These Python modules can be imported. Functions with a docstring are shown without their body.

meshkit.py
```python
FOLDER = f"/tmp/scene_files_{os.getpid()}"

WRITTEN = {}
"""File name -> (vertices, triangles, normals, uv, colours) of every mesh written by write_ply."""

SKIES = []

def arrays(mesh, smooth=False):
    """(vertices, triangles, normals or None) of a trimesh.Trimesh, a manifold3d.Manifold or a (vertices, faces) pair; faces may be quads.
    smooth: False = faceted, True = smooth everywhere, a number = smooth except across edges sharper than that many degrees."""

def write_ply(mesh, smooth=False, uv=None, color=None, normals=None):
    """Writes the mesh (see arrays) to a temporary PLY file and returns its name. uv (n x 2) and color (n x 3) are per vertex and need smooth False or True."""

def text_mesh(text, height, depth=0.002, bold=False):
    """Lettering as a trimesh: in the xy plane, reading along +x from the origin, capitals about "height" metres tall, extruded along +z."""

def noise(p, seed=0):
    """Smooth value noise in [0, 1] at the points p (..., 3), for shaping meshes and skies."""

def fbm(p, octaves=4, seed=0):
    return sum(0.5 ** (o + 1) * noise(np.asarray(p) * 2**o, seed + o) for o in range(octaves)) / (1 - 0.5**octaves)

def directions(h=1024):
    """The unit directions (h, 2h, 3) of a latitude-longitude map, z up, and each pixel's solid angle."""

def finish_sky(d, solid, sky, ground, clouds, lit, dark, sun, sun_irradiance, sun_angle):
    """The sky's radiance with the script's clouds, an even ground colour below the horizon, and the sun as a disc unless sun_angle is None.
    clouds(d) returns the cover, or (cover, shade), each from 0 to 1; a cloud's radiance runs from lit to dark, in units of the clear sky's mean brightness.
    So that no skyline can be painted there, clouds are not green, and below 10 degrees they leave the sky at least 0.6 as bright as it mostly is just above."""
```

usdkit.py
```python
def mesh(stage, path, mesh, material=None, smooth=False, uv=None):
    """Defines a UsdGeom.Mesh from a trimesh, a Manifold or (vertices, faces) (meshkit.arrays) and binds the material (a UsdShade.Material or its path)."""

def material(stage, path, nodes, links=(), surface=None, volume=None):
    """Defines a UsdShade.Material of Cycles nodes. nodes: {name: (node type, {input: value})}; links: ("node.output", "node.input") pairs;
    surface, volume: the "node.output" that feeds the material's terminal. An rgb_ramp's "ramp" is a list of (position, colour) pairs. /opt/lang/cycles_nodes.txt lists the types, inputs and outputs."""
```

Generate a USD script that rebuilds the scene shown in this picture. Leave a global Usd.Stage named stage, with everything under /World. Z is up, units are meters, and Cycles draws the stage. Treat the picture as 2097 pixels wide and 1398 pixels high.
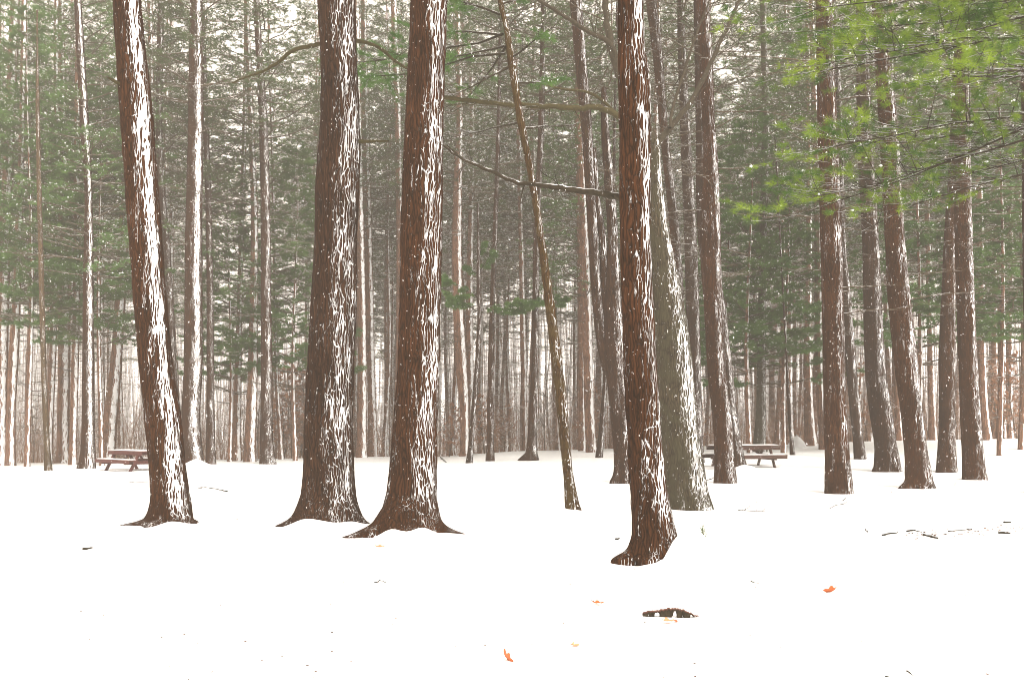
import math
import numpy as np
import trimesh
from scipy.interpolate import PchipInterpolator
from pxr import Usd, UsdGeom, UsdLux, UsdShade, Sdf, Gf, Vt
import usdkit
import meshkit

stage = Usd.Stage.CreateInMemory()
UsdGeom.SetStageUpAxis(stage, "Z")
UsdGeom.SetStageMetersPerUnit(stage, 1.0)
UsdGeom.Xform.Define(stage, "/World")
L = "/World/Looks/"
UsdGeom.Scope.Define(stage, "/World/Looks")

# ------------------------------------------------------------------ camera, sky, sun, exposure
EYE = 1.6                      # eye height over the snow
W, H, F, HZ = 2097.0, 1398.0, 2330.0, 865.0      # photograph size, focal length and horizon row in its pixels
cam = UsdGeom.Camera.Define(stage, "/World/camera")
cam.AddTranslateOp().Set(Gf.Vec3d(0, 0, EYE))
cam.AddRotateXOp().Set(90.0)
cam.CreateHorizontalApertureAttr(36.0)
cam.CreateVerticalApertureAttr(36.0 * 682 / 1024)
cam.CreateFocalLengthAttr(36.0 * F / W)
cam.CreateVerticalApertureOffsetAttr(36.0 * (HZ - H / 2) / W)
cam.CreateClippingRangeAttr(Gf.Vec2f(0.1, 2000))
cam.CreateExposureAttr(1.72)

SUN_AZ, SUN_EL = math.radians(152), math.radians(40)         # azimuth from +y towards +x
dome = UsdLux.DomeLight.Define(stage, "/World/sky")
dome.GetPrim().SetCustomDataByKey("kind", "structure")
skym = usdkit.material(stage, L + "sky", {
    "tc": ("texture_coordinate", {}),
    "sky": ("sky_texture", {"sky_type": "single_scattering", "sun_disc": False, "sun_elevation": SUN_EL, "sun_rotation": SUN_AZ}),
    "n": ("noise_texture", {"scale": 2.2, "detail": 4.0}),
    "r": ("rgb_ramp", {"ramp": [(0.2, (0.95,) * 3), (0.7, (1.0,) * 3)]}),
    "cl": ("rgb_ramp", {"ramp": [(0.25, (1, 1, 1)), (0.75, (0.88, 0.88, 0.9))]}),
    "gain": ("mix_color", {"blend_type": "multiply", "fac": 1.0, "b": (7.6, 7.0, 6.2), "use_clamp": False}),
    "mix": ("mix_color", {"blend_type": "mix", "use_clamp": True}),
    "bg": ("background_shader", {"strength": 0.1})},
    [("tc.generated", "n.vector"), ("n.fac", "r.fac"), ("n.fac", "cl.fac"), ("cl.color", "gain.a"), ("r.color", "mix.fac"),
     ("sky.color", "mix.a"), ("gain.result", "mix.b"), ("mix.result", "bg.color")], surface="bg.background")
UsdShade.MaterialBindingAPI.Apply(dome.GetPrim()).Bind(skym)
sun = UsdLux.DistantLight.Define(stage, "/World/sun")
sun.CreateIntensityAttr(0.4)
sun.CreateAngleAttr(24.0)
sun.CreateNormalizeAttr(True)
sun.CreateColorAttr(Gf.Vec3f(1.0, 0.95, 0.88))
sun.AddRotateZOp().Set(-math.degrees(SUN_AZ))
sun.AddRotateXOp().Set(-(90.0 - math.degrees(SUN_EL)))

# ------------------------------------------------------------------ helpers
taken = {}


def numbered(parent, name):
    k = taken.get((parent, name), 0)
    taken[(parent, name)] = k + 1
    return name if k == 0 else f"{name}_{k:03d}"


def tag(prim, label=None, category=None, group=None, kind=None):
    for key, val in (("label", label), ("category", category), ("group", group), ("kind", kind)):
        if val:
            prim.SetCustomDataByKey(key, val)
    return prim


def thing(name, label, category, loc=(0, 0, 0), rotz=0.0, scale=1.0, group=None, ref=None):
    x = UsdGeom.Xform.Define(stage, "/World/" + numbered("/World", name))
    x.AddTranslateOp().Set(Gf.Vec3d(*map(float, loc)))
    if rotz:
        x.AddRotateZOp().Set(float(rotz))
    if np.ndim(scale) or scale != 1.0:
        s = np.broadcast_to(scale, 3)
        x.AddScaleOp().Set(Gf.Vec3f(*map(float, s)))
    p = x.GetPrim()
    if ref:
        p.GetReferences().AddInternalReference(ref)
        p.SetInstanceable(True)
    return tag(p, label, category, group)


def part(parent, name, mesh, mat, smooth=False, kind=None, label=None):
    base = str(parent.GetPath()) if parent else "/World"
    m = usdkit.mesh(stage, f"{base}/{numbered(base, name)}", mesh, L + mat, smooth=smooth)
    return tag(m.GetPrim(), label=label, kind=kind)


def class_prim(name):
    p = UsdGeom.Xform.Define(stage, "/World/" + name).GetPrim()
    p.SetSpecifier(Sdf.SpecifierClass)
    return p


def pt(px, py, Y):
    return np.array([(px - W / 2) / F * Y, Y, EYE - (py - HZ) / F * Y])


def smoothstep(a, b, x):
    t = np.clip((x - a) / (b - a), 0, 1)
    return t * t * (3 - 2 * t)


# ------------------------------------------------------------------ ground shape
GX = [-60, -23.4, -16.7, -10, -3.3, 0, 3.4, 7.9, 12.3, 16.8, 23.4, 60]
GZ = [-0.35, -0.297, -0.185, -0.07, 0.015, 0.26, 0.33, 0.48, 0.55, 0.70, 0.84, 1.1]
mounds = []                    # (x, y, height, sigma)


def ground(x, y, with_mounds=True):
    x, y = np.asarray(x, float), np.asarray(y, float)
    z = smoothstep(28, 52, y) * np.interp(x, GX, GZ)
    slope = np.interp(x, [-6, 4, 12], [0.055, 0.045, 0.03])
    z = z - np.minimum(slope * np.maximum(y - 54, 0), 3.2)
    z = z + 14.0 * smoothstep(95, 182, y)
    p = np.stack([x * 0.28, y * 0.28, np.zeros_like(x)], -1)
    z = z + 0.10 * (meshkit.fbm(p, 3, 5) - 0.5) + 0.02 * (meshkit.fbm(p * 6, 2, 9) - 0.5)
    if with_mounds:
        for mx, my, mh, ms in mounds:
            z = z + mh * np.exp(-((x - mx) ** 2 + (y - my) ** 2) / (2 * ms * ms))
    return z


def hit(px, py, far=53.5):
    """Depth at which the ray through a point of the photograph meets the snow (None: only beyond the rise)."""
    Y = np.arange(4.0, far, 0.03)
    x = (px - W / 2) / F * Y
    d = EYE - (py - HZ) / F * Y - ground(x, Y, False)
    i = np.nonzero(d <= 0)[0]
    return float(Y[i[0]]) if len(i) else None


# ------------------------------------------------------------------ materials
WIND = np.array([0.643, -0.766, 0.0])
SNOW = (0.86, 0.865, 0.88)


def bark(name, dark, light, across=27.0, along=1.6, snow=1.0, moss=None, lo=0.0, ramp=None):
    """Furrowed bark; wind-driven snow packs the furrows of the side facing the wind and the tops of roots."""
    nodes = {
        "g": ("geometry", {}),
        "warp": ("noise_texture", {"scale": 2.6, "detail": 2.0}),
        "wsc": ("vector_math", {"math_type": "scale", "scale": 0.16}),
        "wad": ("vector_math", {"math_type": "add"}),
        "map": ("mapping", {"scale": (across, across, along)}),
        "vor": ("voronoi_texture", {"feature": "distance_to_edge", "scale": 1.0, "randomness": 1.0}),
        "fine": ("mapping", {"scale": (60.0, 60.0, 14.0)}),
        "nf": ("noise_texture", {"scale": 1.0, "detail": 3.0, "roughness": 0.65}),
        "nl": ("noise_texture", {"scale": 1.3, "detail": 2.0}),
        "col": ("rgb_ramp", {"ramp": [(0.0, dark), (0.09, tuple(0.35 * a + 0.65 * b for a, b in zip(dark, light))), (0.45, light)]}),
        "var": ("rgb_ramp", {"ramp": [(0.25, (0.55, 0.52, 0.5)), (0.75, (1.35, 1.35, 1.35))]}),
        "var2": ("rgb_ramp", {"ramp": [(0.3, (0.8, 0.8, 0.8)), (0.7, (1.2, 1.15, 1.1))]}),
        "m1": ("mix_color", {"blend_type": "multiply", "fac": 1.0, "use_clamp": False}),
        "m2": ("mix_color", {"blend_type": "multiply", "fac": 1.0, "use_clamp": False}),
        "dot": ("vector_math", {"math_type": "dot_product", "vector2": tuple(WIND)}),
        "k": ("rgb_ramp", {"ramp": ramp or [(0.0, (0,) * 3), (0.64 + lo, (0.0,) * 3), (0.76 + lo, (0.035,) * 3), (0.87 + lo * 0.8, (0.060,) * 3), (0.93 + lo * 0.6, (0.078,) * 3), (0.975 + lo * 0.4, (0.090 * snow,) * 3), (1.0, (0.118 * snow,) * 3)]}),
        "ns": ("noise_texture", {"scale": 1.0, "detail": 3.0}),
        "mns": ("mapping", {"scale": (9.0, 9.0, 1.5)}),
        "nsr": ("map_range", {"from_min": 0.3, "from_max": 0.7, "to_min": -0.07, "to_max": 0.045}),
        "nfr": ("map_range", {"from_min": 0.3, "from_max": 0.7, "to_min": -0.04, "to_max": 0.04}),
        "k2": ("math", {"math_type": "add"}),
        "k3": ("math", {"math_type": "add"}),
        "sx": ("separate_xyz", {}),
        "top": ("map_range", {"from_min": 0.6, "from_max": 1.0, "to_min": 0.0, "to_max": 0.05, "clamp": True}),
        "k4": ("math", {"math_type": "add"}),
        "px": ("separate_xyz", {}),
        "foot": ("map_range", {"from_min": 0.0, "from_max": 0.22, "to_min": 0.025, "to_max": 0.0, "clamp": True}),
        "k5": ("math", {"math_type": "add"}),
        "off": ("math", {"math_type": "subtract", "value2": 0.04}),
        "diff": ("math", {"math_type": "subtract"}),
        "fac": ("map_range", {"from_min": -0.03, "from_max": 0.04, "to_min": 0.0, "to_max": 1.0, "clamp": True}),
        "fc": ("mix_color", {"blend_type": "mix", "b": SNOW}),
        "hb": ("math", {"math_type": "minimum", "value2": 0.22}),
        "hs": ("math", {"math_type": "multiply_add", "value2": 0.10}),
        "hm": ("math", {"math_type": "maximum"}),
        "hf": ("math", {"math_type": "multiply", "value2": 0.16}),
        "b": ("bump", {"strength": 0.7, "distance": 0.10}),
        "p": ("principled_bsdf", {"roughness": 0.95, "specular_ior_level": 0.05}),
    }
    links = [("g.position", "warp.vector"), ("warp.color", "wsc.vector1"), ("g.position", "wad.vector1"), ("wsc.vector", "wad.vector2"),
             ("wad.vector", "map.vector"), ("map.vector", "vor.vector"), ("g.position", "fine.vector"), ("fine.vector", "nf.vector"), ("g.position", "nl.vector"),
             ("vor.distance", "col.fac"), ("nf.fac", "var.fac"), ("nl.fac", "var2.fac"), ("col.color", "m1.a"), ("var.color", "m1.b"), ("m1.result", "m2.a"), ("var2.color", "m2.b"),
             ("g.normal", "dot.vector1"), ("dot.value", "k.fac"), ("g.position", "mns.vector"), ("mns.vector", "ns.vector"), ("ns.fac", "nsr.value"), ("nf.fac", "nfr.value"),
             ("k.color", "k2.value1"), ("nsr.result", "k2.value2"), ("k2.value", "k3.value1"), ("nfr.result", "k3.value2"),
             ("g.normal", "sx.vector"), ("sx.z", "top.value"), ("k3.value", "k4.value1"), ("top.result", "k4.value2"), ("g.position", "px.vector"), ("px.z", "foot.value"), ("k4.value", "k5.value1"), ("foot.result", "k5.value2"), ("k5.value", "off.value1"),
             ("off.value", "diff.value1"), ("vor.distance", "diff.value2"), ("diff.value", "fac.value"),
             ("m2.result", "fc.a"), ("fac.result", "fc.fac"), ("fc.result", "p.base_color"),
             ("vor.distance", "hb.value1"), ("nf.fac", "hs.value1"), ("hb.value", "hs.value3"), ("fac.result", "hf.value1"), ("hs.value", "hm.value1"), ("hf.value", "hm.value2"), ("hm.value", "b.height"), ("b.normal", "p.normal")]
    if moss:
        nodes |= {"mn": ("noise_texture", {"scale": 5.0, "detail": 4.0}), "mr": ("rgb_ramp", {"ramp": [(0.42, (0, 0, 0)), (0.6, (1, 1, 1))]}),
                  "mm": ("mix_color", {"blend_type": "mix", "b": moss})}
        links = [x for x in links if x[1] != "fc.a"] + [("g.position", "mn.vector"), ("mn.fac", "mr.fac"), ("mr.color", "mm.fac"), ("m2.result", "mm.a"), ("mm.result", "fc.a")]
    usdkit.material(stage, L + name, nodes, links, surface="p.BSDF")


bark("pine_bark", (0.008, 0.0045, 0.002), (0.050, 0.0205, 0.0085))
bark("plastered_bark", (0.008, 0.0045, 0.002), (0.050, 0.0205, 0.0085), snow=2.0)
bark("pine_bark_sparse", (0.008, 0.0045, 0.003), (0.052, 0.0225, 0.010), snow=0.85, lo=0.05)
bark("pine_bark_dark", (0.007, 0.0045, 0.003), (0.042, 0.0205, 0.0110))
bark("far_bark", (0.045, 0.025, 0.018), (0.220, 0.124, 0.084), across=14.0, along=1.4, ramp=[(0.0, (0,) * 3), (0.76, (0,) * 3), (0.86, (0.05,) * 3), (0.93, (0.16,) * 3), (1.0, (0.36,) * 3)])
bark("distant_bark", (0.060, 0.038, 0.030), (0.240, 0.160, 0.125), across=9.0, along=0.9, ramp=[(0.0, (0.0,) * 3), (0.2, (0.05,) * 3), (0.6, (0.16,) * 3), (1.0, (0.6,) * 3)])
bark("maple_bark", (0.018, 0.016, 0.011), (0.062, 0.051, 0.034), across=24.0, along=3.4, moss=(0.047, 0.041, 0.025), snow=1.3)
bark("olive_bark", (0.020, 0.014, 0.007), (0.062, 0.035, 0.015), across=24.0, along=5.0, moss=(0.054, 0.035, 0.014), lo=0.09)
bark("pole_bark", (0.020, 0.014, 0.009), (0.100, 0.070, 0.040), across=24.0, along=5.0, snow=0.4, lo=0.13)


def twig_mat(name, c, snow_from=0.72, snow_amount=0.65):
    usdkit.material(stage, L + name, {
        "g": ("geometry", {}), "sx": ("separate_xyz", {}),
        "n": ("noise_texture", {"scale": 7.0, "detail": 3.0}),
        "a": ("math", {"math_type": "multiply_add", "value2": 1.6, "value3": -0.8}),
        "s": ("math", {"math_type": "add"}),
        "f": ("map_range", {"from_min": snow_from + 0.18, "from_max": snow_from + 0.4, "to_max": snow_amount, "clamp": True}),
        "n2": ("noise_texture", {"scale": 25.0, "detail": 3.0}),
        "v": ("rgb_ramp", {"ramp": [(0.3, tuple(0.6 * x for x in c)), (0.7, tuple(1.3 * x for x in c))]}),
        "m": ("mix_color", {"b": SNOW}),
        "p": ("principled_bsdf", {"roughness": 0.9, "specular_ior_level": 0.15})},
        [("g.normal", "sx.vector"), ("g.position", "n.vector"), ("n.fac", "a.value1"), ("a.value", "s.value1"), ("sx.z", "s.value2"), ("s.value", "f.value"),
         ("g.position", "n2.vector"), ("n2.fac", "v.fac"), ("v.color", "m.a"), ("f.result", "m.fac"), ("m.result", "p.base_color")], surface="p.BSDF")


twig_mat("twig", (0.068, 0.050, 0.030))
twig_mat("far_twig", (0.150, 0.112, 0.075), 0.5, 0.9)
twig_mat("brush", (0.260, 0.150, 0.095), 0.25, 0.9)
twig_mat("grey_limb", (0.040, 0.032, 0.021), 0.7, 0.8)
twig_mat("twig_dark", (0.026, 0.020, 0.012), 0.62, 0.9)
twig_mat("mossy_limb", (0.044, 0.036, 0.015), 0.75, 0.8)
twig_mat("tan_twig", (0.075, 0.050, 0.035), 0.5)


def leaf_mat(name, a, b, trans=0.35, rough=0.55, sc=1.7):
    usdkit.material(stage, L + name, {
        "g": ("geometry", {}), "n": ("noise_texture", {"scale": sc, "detail": 2.0}),
        "mx": ("math", {"math_type": "multiply_add", "value2": 0.35}),
        "h": ("math", {"math_type": "multiply_add", "value2": 1.6, "value3": -0.5}),
        "r": ("rgb_ramp", {"ramp": [(0.15, a), (0.85, b)]}),
        "p": ("principled_bsdf", {"roughness": rough, "specular_ior_level": 0.3}),
        "t": ("translucent_bsdf", {}), "mix": ("mix_closure", {"fac": trans})},
        [("g.position", "n.vector"), ("g.random_per_island", "mx.value1"), ("n.fac", "h.value1"), ("h.value", "mx.value3"), ("mx.value", "r.fac"),
         ("r.color", "p.base_color"), ("r.color", "t.color"), ("p.BSDF", "mix.closure1"), ("t.BSDF", "mix.closure2")], surface="mix.closure")


leaf_mat("needles", (0.038, 0.070, 0.020), (0.115, 0.165, 0.048))
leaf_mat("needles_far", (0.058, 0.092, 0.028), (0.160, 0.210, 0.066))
leaf_mat("needles_mid", (0.048, 0.115, 0.024), (0.130, 0.240, 0.050))
leaf_mat("needles_bright", (0.035, 0.085, 0.010), (0.330, 0.450, 0.030), sc=2.5)
leaf_mat("dry_leaves", (0.26, 0.115, 0.055), (0.42, 0.22, 0.12))
leaf_mat("orange_leaf", (0.42, 0.10, 0.025), (0.55, 0.17, 0.05), 0.15)
leaf_mat("pale_leaf", (0.55, 0.27, 0.14), (0.66, 0.36, 0.20), 0.2)
leaf_mat("litter", (0.055, 0.022, 0.018), (0.20, 0.085, 0.05), 0.1)

usdkit.material(stage, L + "snow_ground", {
    "g": ("geometry", {}), "n": ("noise_texture", {"scale": 9.0, "detail": 6.0, "roughness": 0.6}),
    "n2": ("noise_texture", {"scale": 0.7, "detail": 3.0}),
    "r": ("rgb_ramp", {"ramp": [(0.3, (0.86, 0.865, 0.88)), (0.7, (0.90, 0.90, 0.905))]}),
    "b": ("bump", {"strength": 0.25, "distance": 0.03}), "p": ("principled_bsdf", {"roughness": 0.75, "specular_ior_level": 0.25})},
    [("g.position", "n.vector"), ("g.position", "n2.vector"), ("n2.fac", "r.fac"), ("r.color", "p.base_color"), ("n.fac", "b.height"), ("b.normal", "p.normal")], surface="p.BSDF")
usdkit.material(stage, L + "snow_clump", {
    "d": ("principled_bsdf", {"base_color": (0.88, 0.885, 0.9), "roughness": 0.8, "specular_ior_level": 0.2}), "t": ("translucent_bsdf", {"color": (0.88, 0.88, 0.9)}),
    "m": ("mix_closure", {"fac": 0.3})}, [("d.BSDF", "m.closure1"), ("t.BSDF", "m.closure2")], surface="m.closure")
usdkit.material(stage, L + "table_wood", {
    "g": ("geometry", {}), "o": ("object_info", {}), "mp": ("mapping", {"scale": (3.0, 18.0, 18.0)}), "n": ("noise_texture", {"scale": 1.0, "detail": 4.0, "roughness": 0.65}),
    "r": ("rgb_ramp", {"ramp": [(0.3, (0.028, 0.016, 0.012)), (0.7, (0.095, 0.050, 0.038))]}), "p": ("principled_bsdf", {"roughness": 0.8, "specular_ior_level": 0.2})},
    [("g.position", "mp.vector"), ("mp.vector", "n.vector"), ("n.fac", "r.fac"), ("r.color", "p.base_color")], surface="p.BSDF")
usdkit.material(stage, L + "table_wood_red", {
    "g": ("geometry", {}), "mp": ("mapping", {"scale": (3.0, 18.0, 18.0)}), "n": ("noise_texture", {"scale": 1.0, "detail": 4.0, "roughness": 0.65}),
    "r": ("rgb_ramp", {"ramp": [(0.3, (0.045, 0.014, 0.013)), (0.7, (0.120, 0.042, 0.036))]}), "p": ("principled_bsdf", {"roughness": 0.8, "specular_ior_level": 0.2})},
    [("g.position", "mp.vector"), ("mp.vector", "n.vector"), ("n.fac", "r.fac"), ("r.color", "p.base_color")], surface="p.BSDF")
HAZE = 0.0022
usdkit.material(stage, L + "haze", {"v": ("principled_volume", {"color": (1.0, 0.925, 0.84), "density": HAZE, "anisotropy": 0.0})}, volume="v.volume")


# ------------------------------------------------------------------ mesh builders
class Wood:
    """Collects tapered tubes; those with equal counts of points and sides are built together."""

    def __init__(self):
        self.v = []

    def add(self, pts, rad, sides=3):
        pts = np.asarray(pts, float)
        self.v.append((pts, np.broadcast_to(rad, len(pts)), sides))

    def mesh(self):
        groups, V, Fs, off = {}, [], [], 0
        for p, r, k in self.v:
            groups.setdefault((len(p), k), []).append((p, r))
        for (n, k), items in groups.items():
            P, R = np.array([i[0] for i in items]), np.array([i[1] for i in items])
            m = len(P)
            t = np.gradient(P, axis=1)
            t /= np.linalg.norm(t, axis=2, keepdims=True) + 1e-12
            ref = np.where(np.abs(t[:, :1, 2:]) < 0.85, np.array([0, 0, 1.0]), np.array([1.0, 0, 0]))
            a = np.cross(t, np.broadcast_to(ref, t.shape))
            a /= np.linalg.norm(a, axis=2, keepdims=True) + 1e-12
            b = np.cross(a, t)
            th = np.arange(k) * 2 * np.pi / k + np.pi / 2
            ring = P[:, :, None] + R[:, :, None, None] * (np.cos(th)[:, None] * a[:, :, None] + np.sin(th)[:, None] * b[:, :, None])
            i, j = np.meshgrid(np.arange(n - 1), np.arange(k), indexing="ij")
            q = np.stack([i * k + j, i * k + (j + 1) % k, (i + 1) * k + (j + 1) % k, (i + 1) * k + j], -1).reshape(-1, 4)
            cap = np.array([[(n - 1) * k, (n - 1) * k + c + 1, (n - 1) * k + c] for c in range(1, k - 1)]).reshape(-1, 3)
            f = np.vstack([q[:, [0, 2, 1]], q[:, [0, 3, 2]], cap])
            V.append(ring.reshape(-1, 3))
            Fs.append((f[None] + off + (np.arange(m) * n * k)[:, None, None]).reshape(-1, 3))
            off += m * n * k
        return np.vstack(V), np.vstack(Fs)


class Tufts:
    """Needle bundles: positions and directions, turned into thin blades."""

    def __init__(self):
        self.p, self.d = [], []

    def add(self, p, d):
        self.p.append(np.atleast_2d(p))
        self.d.append(np.atleast_2d(d))

    def arrays(self):
        return np.vstack(self.p), np.vstack(self.d)

    def mesh(self, rng, k=6, length=0.13, width=0.016, spread=0.65):
        p, d = self.arrays()
        m = len(p)
        d = d / (np.linalg.norm(d, axis=1, keepdims=True) + 1e-9)
        dirs = np.repeat(d, k, 0) + rng.normal(0, spread, (m * k, 3)) + np.array([0, 0, 0.12])
        dirs /= np.linalg.norm(dirs, axis=1, keepdims=True)
        p = np.repeat(p, k, 0) + rng.normal(0, 0.012, (m * k, 3))
        side = np.cross(dirs, rng.normal(0, 1, (m * k, 3)))
        side /= np.linalg.norm(side, axis=1, keepdims=True) + 1e-9
        ln = length * rng.uniform(0.7, 1.25, (m * k, 1))
        w = width * rng.uniform(0.7, 1.3, (m * k, 1)) / 2
        v = np.stack([p - side * w, p + side * w, p + dirs * ln + np.array([0, 0, -0.1]) * ln * rng.uniform(0, 1, (m * k, 1))], 1).reshape(-1, 3)
        return v, np.arange(3 * m * k).reshape(-1, 3)


OCT_V = np.array([[1, 0, 0], [-1, 0, 0], [0, 1, 0], [0, -1, 0], [0, 0, 1], [0, 0, -1.0]])
OCT_F = np.array([[0, 2, 4], [2, 1, 4], [1, 3, 4], [3, 0, 4], [2, 0, 5], [1, 2, 5], [3, 1, 5], [0, 3, 5]])


def blobs(rng, p, size, flat=0.6, tilt=0.0):
    m = len(p)
    s = size * rng.uniform(0.6, 1.5, (m, 1, 1)) * rng.uniform(0.7, 1.3, (m, 6, 1)) * np.array([1, 1, flat])
    a = rng.uniform(0, 2 * np.pi, m)
    c, n = np.cos(a), np.sin(a)
    R = np.zeros((m, 3, 3))
    R[:, 0, 0], R[:, 0, 1], R[:, 1, 0], R[:, 1, 1], R[:, 2, 2] = c, -n, n, c, 1
    q = OCT_V[None] * s
    if tilt:
        t = rng.normal(0, tilt, (m, 1))
        q = np.stack([q[..., 0] * np.cos(t) + q[..., 2] * np.sin(t), q[..., 1], q[..., 2] * np.cos(t) - q[..., 0] * np.sin(t)], -1)
    v = np.einsum("mij,mkj->mki", R, q) + p[:, None]
    return v.reshape(-1, 3), (OCT_F[None] + 6 * np.arange(m)[:, None, None]).reshape(-1, 3)


def pine_branch(rng, wood, tufts, start, az, length, r0, rise, live=0.0, twigs=9, sides=3, bare_to=0.3, density=1.0, sag=0.0, cluster=0):
    """One pine branch: main stem, side twigs in a flat spray, needle bundles on the outer part when live > 0."""
    n = 7
    t = np.linspace(0, 1, n)
    d = np.array([math.sin(az), -math.cos(az), 0])
    perp = np.array([math.cos(az), math.sin(az), 0])
    wob = np.cumsum(rng.normal(0, 0.02, n)) * length
    pts = start + d * (length * t)[:, None] + perp * wob[:, None]
    pts[:, 2] += length * (rise * t + sag * t * t) + np.cumsum(rng.normal(0, 0.012, n)) * length
    pts[0] = start
    wood.add(pts, r0 * (1 - 0.8 * t), sides)
    for k in range(twigs):
        s = rng.uniform(bare_to * 0.7, 0.98)
        i = min(int(s * (n - 1)), n - 2)
        p = pts[i] + (pts[i + 1] - pts[i]) * (s * (n - 1) - i)
        sgn = 1 if k % 2 else -1
        ang = sgn * rng.uniform(0.5, 1.15)
        td = d * math.cos(ang) + perp * math.sin(ang)
        tl = length * rng.uniform(0.18, 0.36) * (1.15 - 0.55 * s) + 0.08
        q = np.linspace(0, 1, 4)
        tp = p + td * (tl * q)[:, None]
        tp[:, 2] += tl * (rng.uniform(-0.25, 0.25) * q + rng.uniform(-0.1, 0.3) * q * q)
        wood.add(tp, r0 * 0.33 * (1 - 0.75 * q), 3)
        subs = rng.integers(1, 4)
        for j in range(subs):
            u = rng.uniform(0.25, 0.9)
            b = tp[0] + (tp[-1] - tp[0]) * u
            a2 = ang + rng.choice([-1, 1]) * rng.uniform(0.5, 1.0)
            sd = d * math.cos(a2) + perp * math.sin(a2) + np.array([0, 0, rng.uniform(-0.2, 0.3)])
            sl = tl * rng.uniform(0.25, 0.5)
            wood.add(np.array([b, b + sd * sl * 0.5 + [0, 0, 0.01], b + sd * sl]), np.array([0.2, 0.15, 0.06]) * r0, 3)
            if cluster and live > 0 and rng.random() < live:
                tufts.add(b + sd * sl * rng.uniform(0.75, 1.0, (cluster, 1)) + rng.normal(0, 0.012, (cluster, 3)), sd + rng.normal(0, 0.35, (cluster, 3)))
            elif live > 0 and rng.random() < live:
                m = max(1, int(sl * 9 * density))
                uu = rng.uniform(0.3, 1, m)[:, None]
                tufts.add(b + sd * sl * uu, np.repeat(sd[None], m, 0))
        if cluster and live > 0 and rng.random() < live and s > bare_to:
            tufts.add(tp[-1] - td * tl * rng.uniform(0, 0.25, (cluster, 1)) + rng.normal(0, 0.015, (cluster, 3)), td + rng.normal(0, 0.4, (cluster, 3)))
        elif live > 0 and rng.random() < live and s > bare_to:
            m = max(2, int(tl * 9 * density))
            uu = rng.uniform(0.25, 1.02, m)
            tufts.add(tp[0] + (tp[-1] - tp[0]) * uu[:, None], np.repeat((tp[-1] - tp[0])[None], m, 0))
    if live > 0 and not cluster:
        m = max(2, int(length * 2.5 * density))
        uu = rng.uniform(0.6, 1.0, m)
        i = np.minimum((uu * (n - 1)).astype(int), n - 2)
        tufts.add(pts[i] + (pts[i + 1] - pts[i]) * (uu * (n - 1) - i)[:, None], np.repeat(d[None], m, 0))


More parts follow.
